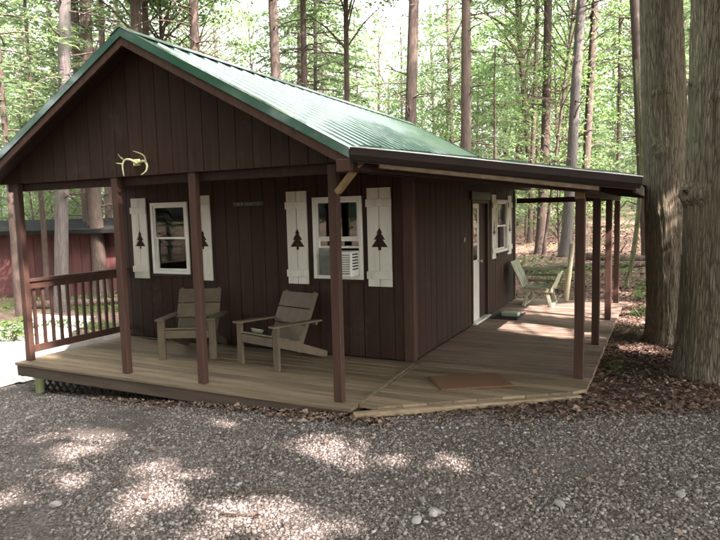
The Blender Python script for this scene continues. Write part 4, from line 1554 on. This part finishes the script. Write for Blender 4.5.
# the two big trunks at the right: full-size meshes with furrowed bark
big1 = trunk_mesh('trunk', np.random.default_rng(41), H=21, sides=120, rings=420, flare=0.26, bend=0.05, fine=0.045,
                  knots=((2.55, -2.0, 0.16, 0.10), (3.3, -1.5, 0.12, 0.09), (3.25, -1.95, 0.10, 0.10), (1.75, -1.8, 0.14, 0.07), (2.1, -1.3, 0.08, 0.06)))
big1.materials.append(M['bark_big'])
big1['own'] = 1
big2 = trunk_mesh('trunk', np.random.default_rng(42), H=22, sides=130, rings=420, flare=0.17, bend=0.05, fine=0.05,
                  knots=((1.95, -2.75, 0.22, 0.22), (3.05, -2.8, 0.16, 0.12), (2.9, -1.9, 0.12, 0.08)))
big2.materials.append(M['bark_big'])
big2['own'] = 1
shade_tree(1, 2.80, 4.16, 0.565, 'massive straight furrowed trunk growing beside the deck, knots along its length', 'hemlock_tree', 'H', 7.5, 21, 3.8, 1.0, big1, (-0.090, 0.03))
shade_tree(2, 3.22, 2.55, 0.76, 'massive mossy trunk with a bulging burl growing at the edge of the drive', 'hemlock_tree', 'H', 8.0, 22, 4.0, 1.0, big2, (0.0, 0.0))
# trees added outside the view, behind and beside the camera, to shade the drive
GS = 'tall trees added outside the view to shade the drive'
LS = 'tall tree added outside the view to shade the gravel drive'
k = 3
for (x_, y_, typ, z0, z1, rm, D) in ((7.5, -1.6, 'H', 3.5, 19, 4.2, 0.4), (9.0, -4.0, 'D', 4.0, 18, 4.6, 0.4), (6.5, -7.5, 'H', 5.0, 20, 4.2, 0.45), (12.5, -1.0, 'D', 5.0, 19, 5.0, 0.4),
                                     (13.5, -7.0, 'H', 4.0, 20, 4.6, 0.45), (2.5, -11.5, 'D', 6.0, 18, 4.6, 0.4), (9.5, -11.0, 'D', 5.0, 19, 5.0, 0.42), (-4.0, -11.0, 'H', 4.5, 20, 4.2, 0.4),
                                     (8.0, 6.5, 'H', 3.0, 19, 4.2, 0.42), (12.5, 4.5, 'D', 4.0, 18, 4.8, 0.4), (7.0, 11.0, 'H', 2.5, 20, 4.2, 0.42), (-9.5, -6.5, 'H', 5.0, 19, 4.0, 0.4),
                                     (17.0, -3.0, 'H', 6.0, 21, 5.0, 0.45), (0.3, -8.3, 'H', 3.2, 18, 4.0, 0.4), (4.6, -10.0, 'H', 2.5, 18, 4.2, 0.4), (-6.8, -8.8, 'D', 3.5, 17, 4.4, 0.4), (-13.5, -4.5, 'H', 2.5, 19, 4.4, 0.4), (6.2, -1.2, 'D', 5.0, 17, 4.0, 0.35), (-2.5, -14.0, 'H', 2.0, 19, 4.6, 0.4), (11.0, -1.8, 'H', 2.0, 18, 4.4, 0.4), (9.0, 2.2, 'H', 3.5, 17, 3.6, 0.36), (-10.5, -1.5, 'D', 7.0, 17, 3.6, 0.35)):
    shade_tree(k, x_, y_, D, LS, 'hemlock_tree' if typ == 'H' else 'broadleaf_tree', typ, z0, z1, rm, 1.0, group=GS)
    k += 1

# ---- the woods behind
def in_clear(x_, y_):
    return (-7.5 < x_ < 3.6 and -9 < y_ < 9.6) or on_drive(np.array([x_]), np.array([y_]))[0] or (-21 < x_ < -7.0 and 2.5 < y_ - 0.43 * (x_ + 14) < 14 and False)


def in_shed(x_, y_):
    v = Vector((x_, y_, 0)) - B0
    return -1 < v.dot(bd) < L + 1 and -1.2 < v.dot(bn) < 5.2


placed = []
rw = np.random.default_rng(55)


def woods(nwant, d0, d1, mind, fn, a0=-34, a1=36):
    c = 0
    tries = 0
    while c < nwant and tries < 6000:
        tries += 1
        ang = math.radians(rw.uniform(a0, a1)) + math.atan2(_fwd.x, _fwd.y)
        dd_ = math.sqrt(rw.uniform(d0 ** 2, d1 ** 2))
        x_, y_ = CAM.x + math.sin(ang) * dd_, CAM.y + math.cos(ang) * dd_
        if in_clear(x_, y_) or in_shed(x_, y_):
            continue
        apx = 360 + FPX * math.tan(ang - math.atan2(_fwd.x, _fwd.y)) if abs(ang - math.atan2(_fwd.x, _fwd.y)) < 1 else 9999
        if 225 < apx < 500 and rw.random() < 0.35:
            continue
        if any((x_ - p[0]) ** 2 + (y_ - p[1]) ** 2 < mind ** 2 for p in placed):
            continue
        placed.append((x_, y_))
        fn(c, x_, y_)
        c += 1


def where(x_, y_):
    v = Vector((x_, y_, 0)) - CAM
    if v.dot(_fwd) < 1:
        return 'across the drive from the porch'
    px = 360 + FPX * v.dot(RGT) / v.dot(_fwd)
    if px > 790:
        return 'past the massive trunks'
    return 'beyond the red shed' if px < 128 else 'behind the cabin roof' if px < 500 else 'beyond the side deck'


BW = {'bark': 'brown', 'bark_dark': 'dark', 'bark_pale': 'pale grey'}


def f_tall(c, x_, y_):
    i = c % 3
    mt = ('bark', 'bark_dark', 'bark_pale', 'bark')[int(rw.integers(4))]
    s_ = rw.uniform(0.85, 1.15)
    if rw.random() < 0.7:
        tree('hemlock_tree', 'tall %s barked evergreen deep in the woods %s' % (BW[mt], where(x_, y_)), '%s barked evergreens %s' % (BW[mt], where(x_, y_)), x_, y_, rw.uniform(0.22, 0.42), (rw.normal(0, 0.02), rw.normal(0, 0.02)),
             TRUNK[(i, mt)], HT[i], HTL[i], 20 * s_, s_, rw.uniform(0, 6.28), s_, dead=DL[i])
    else:
        tree('broadleaf_tree', 'tall %s barked broadleaf tree deep in the woods %s' % (BW[mt], where(x_, y_)), '%s barked broadleaf trees %s' % (BW[mt], where(x_, y_)), x_, y_, rw.uniform(0.2, 0.38), (rw.normal(0, 0.03), rw.normal(0, 0.03)),
             TRUNK[(i, mt)], DT[i], DTL[i], 19 * s_, s_, rw.uniform(0, 6.28), s_, dead=DL[(i + 1) % 3])


def f_under(c, x_, y_):
    i = c % 3
    s_ = rw.uniform(0.6, 1.25)
    if rw.random() < 0.7:
        tree('young_hemlock', '%s young evergreen with low drooping sprays %s' % ('small' if s_ < 0.9 else 'taller', where(x_, y_)), 'young evergreens %s' % where(x_, y_), x_, y_, 0.12 * s_, (rw.normal(0, 0.03), rw.normal(0, 0.03)),
             TRUNK[(i, 'bark_dark')], HL[i], HLL[i], 8.6 * s_, s_, rw.uniform(0, 6.28), s_)
    else:
        tree('leafy_sapling', '%s slender sapling with bright leaves %s' % ('short' if s_ < 0.9 else 'taller', where(x_, y_)), 'leafy saplings %s' % where(x_, y_), x_, y_, 0.08 * s_, (rw.normal(0, 0.05), rw.normal(0, 0.05)),
             TRUNK[(i, 'bark')], DS[i], DSL[i], 7.0 * s_, s_, rw.uniform(0, 6.28), s_)


woods(62, 30, 66, 3.0, f_tall)
woods(80, 25, 56, 2.1, f_under)
woods(14, 13, 26, 2.6, f_under, 34, 70)  # young trees added past the right edge of view to darken side light
woods(3, 20, 30, 2.6, f_under, 14, 30)
for (px_, dep_, i, u_) in ((14, 15.0, 0, 2.6), (44, 17.5, 1, 2.4), (92, 19.0, 2, 2.8)):
    q_ = px_at(px_, 250, dep_)
    tree('young_hemlock', ('young evergreen with raised sprays hanging outside the corner post of the railing', 'young evergreen with raised sprays beside the pale flaking trunk', 'young evergreen with raised sprays beside the stout brown tree')[i],
         None, q_.x, q_.y, 0.16, (0, 0), TRUNK[(i, 'bark_dark')], HL[i], HLL[i], 9.0, 1.0, i * 2.0, 1.0, up=u_)
woods(18, 10, 20, 2.6, f_under, 150, 285)
woods(16, 16, 32, 3.0, f_tall, 120, 290)

# far woods that read as one mass
rf_ = np.random.default_rng(66)
nf = 84000
ang = np.radians(rf_.uniform(-44, 46, nf)) + math.atan2(_fwd.x, _fwd.y)
dd = np.sqrt(rf_.uniform(60 ** 2, 95 ** 2, nf))
hx, hy = CAM.x + np.sin(ang) * dd, CAM.y + np.cos(ang) * dd
hh = rf_.random(nf) ** 1.25 * 20
msk = fbm(hx * 0.22, hy * 0.22, hh * 0.30, 3) > 0.42 + 0.012 * hh * 0.5
hx, hy, hh = hx[msk], hy[msk], hh[msk]
c = np.stack([hx, hy, ground_z(hx, hy) + 0.2 + hh], 1)
k = len(c)
d = rf_.normal(0, 1, (k, 3)); d[:, 2] *= 0.4
nn = np.array([0, 0, 1.0])[None] + rf_.normal(0, 0.6, (k, 3))
V, F = rhombi(c, d, nn, rf_.uniform(0.4, 0.9, k), rf_.uniform(0.2, 0.5, k))
kind(obj('distant_woods', np_mesh('distant_woods', V, F), 'leaf'), 'stuff', 'far off green woods seen between the trunks', 'woods')

# ------------------------------------------------------------------ litter, grass, weeds, sticks
def leaves(name, x_, y_, size, mat='litter', lift=0.012, tilt=0.35):
    k = len(x_)
    c = np.stack([x_, y_, ground_z(x_, y_) + lift + rng.uniform(0, 0.02, k)], 1)
    d = rng.normal(0, 1, (k, 3)); d[:, 2] *= 0.2
    nn = np.array([0, 0, 1.0])[None] + rng.normal(0, tilt, (k, 3))
    V_, F_ = rhombi(c, d, nn, size, size * rng.uniform(0.45, 0.85, k), 0.3)
    return obj(name, np_mesh(name, V_, F_), mat)


def off_deck(x_, y_):
    return ~((x_ > -4.55) & (x_ < 0.25) & (y_ > -0.17) & (y_ < 7.2)) & ~((x_ >= 0.25) & (x_ < 2.06) & (y_ < 7.2) & (y_ > E0.y + (x_ - E0.x) * (E1.y - E0.y) / (E1.x - E0.x)))


x, y = scatter(120000, -0.3, 7.0, -0.3, 13.0)
ok = off_deck(x, y) & (y > drive_edge(x) - 0.10 - np.abs(rng.normal(0, 0.10, len(x)))) & (rng.random(len(x)) < np.clip(1.25 - y * 0.09 - np.clip(x - 3.6, 0, 5) * 0.25, 0.15, 1))
ok &= ~((y > 7.0) & (y < 9.8) & (rng.random(len(x)) < 0.6))
x, y = x[ok], y[ok]
kind(leaves('leaf_litter', x, y, np.clip(rng.lognormal(math.log(0.033), 0.42, len(x)), 0.014, 0.09)), 'stuff', 'brown fallen leaves carpeting the ground beside the deck', 'leaf litter')
x, y = scatter(16000, -26, 8, 8, 30)
ok = off_deck(x, y)
x, y = x[ok], y[ok]
kind(leaves('woodland_litter', x, y, rng.uniform(0.07, 0.15, len(x))), 'stuff', 'fallen leaves over the forest floor behind the cabin', 'leaf litter')
x, y = scatter(2600, -3.2, 0.6, -0.42, -0.10)
y = -0.14 - np.abs(rng.normal(0, 0.085, len(x))) * (0.5 + 1.2 * fbm(x * 1.5, x * 0 + 5))
ok = rng.random(len(x)) < np.clip((x + 3.4) / 3, 0.1, 1)
x, y = x[ok], y[ok]
kind(leaves('drifted_leaves', x, y, np.clip(rng.lognormal(math.log(0.034), 0.4, len(x)), 0.015, 0.08), lift=0.02), 'stuff', 'dead leaves drifted against the foot of the front deck edge', 'leaf litter')
x, y = scatter(420, -6, 4.5, -3.8, 1.2)
ok = on_drive(x, y) & off_deck(x, y)
x, y = x[ok], y[ok]
kind(leaves('scattered_leaves', x, y, rng.uniform(0.025, 0.06, len(x)), lift=0.028), 'stuff', 'scattered dead leaves lying on the gravel drive', 'leaf litter')


def blades(name, x_, y_, h, w, label, mat='grass'):
    k = len(x_)
    a = rng.uniform(0, 2 * np.pi, k)
    b0 = np.stack([x_, y_, ground_z(x_, y_) - 0.005], 1)
    sd = np.stack([np.cos(a), np.sin(a), np.zeros(k)], 1) * (w / 2)[:, None]
    ln = np.stack([rng.normal(0, 0.35, k), rng.normal(0, 0.35, k), np.ones(k)], 1) * h[:, None]
    V_ = np.stack([b0 - sd, b0 + sd, b0 + ln * 0.6 + sd * 0.7, b0 + ln * np.array([1.5, 1.5, 1.0])], 1).reshape(-1, 3)
    F_ = np.arange(k * 4).reshape(-1, 4)
    return kind(obj(name, np_mesh(name, V_, F_), mat), 'stuff', label, 'grass')


x, y = scatter(15000, 2.15, 5.5, 6.0, 12)
ok = (fbm(x * 0.7, y * 0.7, 8.0) > 0.44)
x, y = x[ok], y[ok]
blades('grass', x, y, rng.uniform(0.03, 0.10, len(x)), rng.uniform(0.006, 0.014, len(x)), 'short patchy grass beyond the end of the side deck')
x, y = scatter(26000, -17, -6.5, 1.8, 9.0)
ok = (fbm(x * 0.6, y * 0.6, 3.0) > 0.44) & ~on_drive(x, y)
x, y = x[ok], y[ok]
blades('lawn', x, y, rng.uniform(0.04, 0.12, len(x)), rng.uniform(0.010, 0.022, len(x)), 'thin green grass between the porch railing and the red shed')


def weed(label, x_, y_, n_, hgt, size, group=None):
    z_ = gz(x_, y_)
    t = thing('weed', label, 'plant', (x_, y_, z_), 0, group)
    k = n_
    az = rng.uniform(0, 2 * np.pi, k)
    rr_ = rng.uniform(0.1, 1, k) * hgt * 0.8
    c = np.stack([np.cos(az) * rr_, np.sin(az) * rr_, rng.uniform(0.25, 1, k) * hgt], 1)
    d = np.stack([np.cos(az), np.sin(az), rng.uniform(-0.3, 0.4, k)], 1)
    V_, F_ = rhombi(c, d, np.array([0, 0, 1.0])[None] + rng.normal(0, 0.3, (k, 3)), rng.uniform(0.7, 1.3, k) * size, rng.uniform(0.35, 0.6, k) * size)
    obj('leaves', np_mesh('leaves', V_, F_), 'leaf', t)
    mb = MB()
    for i in range(0, k, 3):
        mb.tube([(0, 0, -0.01), (c[i][0] * 0.4, c[i][1] * 0.4, c[i][2] * 0.6), tuple(c[i])], [0.004, 0.003, 0.001], 4)
    mb.build('stems', 'moss_bark', t)


p = px_plane(616, 372, 2, -0.08)
weed('small green weed sprouting from the leaves beside the outer deck edge', p.x, p.y, 26, 0.11, 0.07)
for px, py, n_, h_, s_ in ((4, 345, 110, 0.42, 0.16), (18, 330, 70, 0.30, 0.13)):
    p = px_plane(px, py, 2, -0.45)
    weed('leafy green clump at the edge of the sunny gravel past the railing', p.x - 0.3, p.y + 0.4, n_, h_, s_, 'green clumps by the sunny gravel')
for (x_, y_, h_) in ((0.6, 9.0, 0.5), (1.0, 9.8, 0.6), (0.2, 10.2, 0.6), (3.6, 10.5, 0.4), (1.6, 11.2, 0.55), (-0.6, 11.0, 0.6)):
    weed('low leafy undergrowth plant behind the glider seat', x_, y_, 90, h_, 0.13, 'undergrowth behind the side deck')

# sticks on the gravel
def stick(label, pts, r_):
    P = [px_plane(px, py, 2, -0.13) for px, py in pts]
    for p in P:
        p.z = gz(p.x, p.y) + 0.008 + 0.018 + r_
    o_ = P[0].copy()
    mb = MB().tube([p - o_ for p in P], [r_ * (1 - 0.5 * i / (len(P) - 1)) for i in range(len(P))], 6)
    st = mb.build('stick', 'stick', None, smooth=True)
    st.location = o_
    tag(st, label, 'stick')


stick('long thin dead stick lying slantwise on the gravel', [(78, 510), (92, 501), (103, 488), (118, 477), (121, 470)], 0.008)
stick('crooked dark stick with a kinked end lying across the gravel', [(236, 502), (258, 496), (280, 497), (300, 495), (319, 497)], 0.008)
stick('short straight dark stick on the gravel drive', [(220, 520), (242, 521), (264, 521)], 0.007)

# a few larger pale stones and a fallen branch in the woods
rs = np.random.default_rng(5)
for i, (px, py) in enumerate(((434, 518), (417, 525), (435, 516), (680, 503), (55, 497), (560, 511))):
    p = px_plane(px, py, 2, -0.12)
    bm0 = bmesh.new()
    bmesh.ops.create_icosphere(bm0, subdivisions=2, radius=1)
    for v in bm0.verts:
        v.co *= 1 + 0.35 * (float(vnoise(v.co.x * 1.7 + i * 5, v.co.y * 1.7, v.co.z * 1.7)) - 0.5)
        v.co.x *= 0.045; v.co.y *= 0.03; v.co.z *= 0.02
    me = bpy.data.meshes.new('pale_stone')
    bm0.to_mesh(me)
    bm0.free()
    o = obj('pale_stone', me, 'palestone')
    o.location = (p.x, p.y, gz(p.x, p.y) + 0.020)
    o.rotation_euler = (0, 0, rs.uniform(0, 6))
    tag(o, 'larger pale stone among the grey gravel of the drive', 'stone', 'pale stones on the drive')
for i, (x_, y_, a, ln) in enumerate(((0.8, 12.5, 0.3, 3.5), (2.6, 14.0, -0.2, 4.0), (-11.5, 6.6, 0.5, 3.0))):
    P = []
    for t in np.linspace(-0.5, 0.5, 7):
        xx, yy = x_ + math.cos(a) * ln * t, y_ + math.sin(a) * ln * t
        P.append(Vector((xx, yy, gz(xx, yy) + 0.10)))
    o_ = P[3].copy()
    lg = thing('fallen_log', ('mossy fallen log straight behind the glider seat', 'long fallen log deeper in the woods behind the glider seat', 'fallen branch lying in front of the red shed')[i], 'log', o_)
    MB().tube([p - o_ for p in P], [0.13 - 0.008 * q for q in range(7)], 10).build('bole', 'bark_dark', lg, smooth=True)
    MB().tube([P[4] - o_, P[4] - o_ + Vector((0.3, 0.2, 0.35)), P[4] - o_ + Vector((0.5, 0.3, 0.7))], [0.035, 0.025, 0.01], 6).build('branch_stub', 'bark_dark', lg, smooth=True)
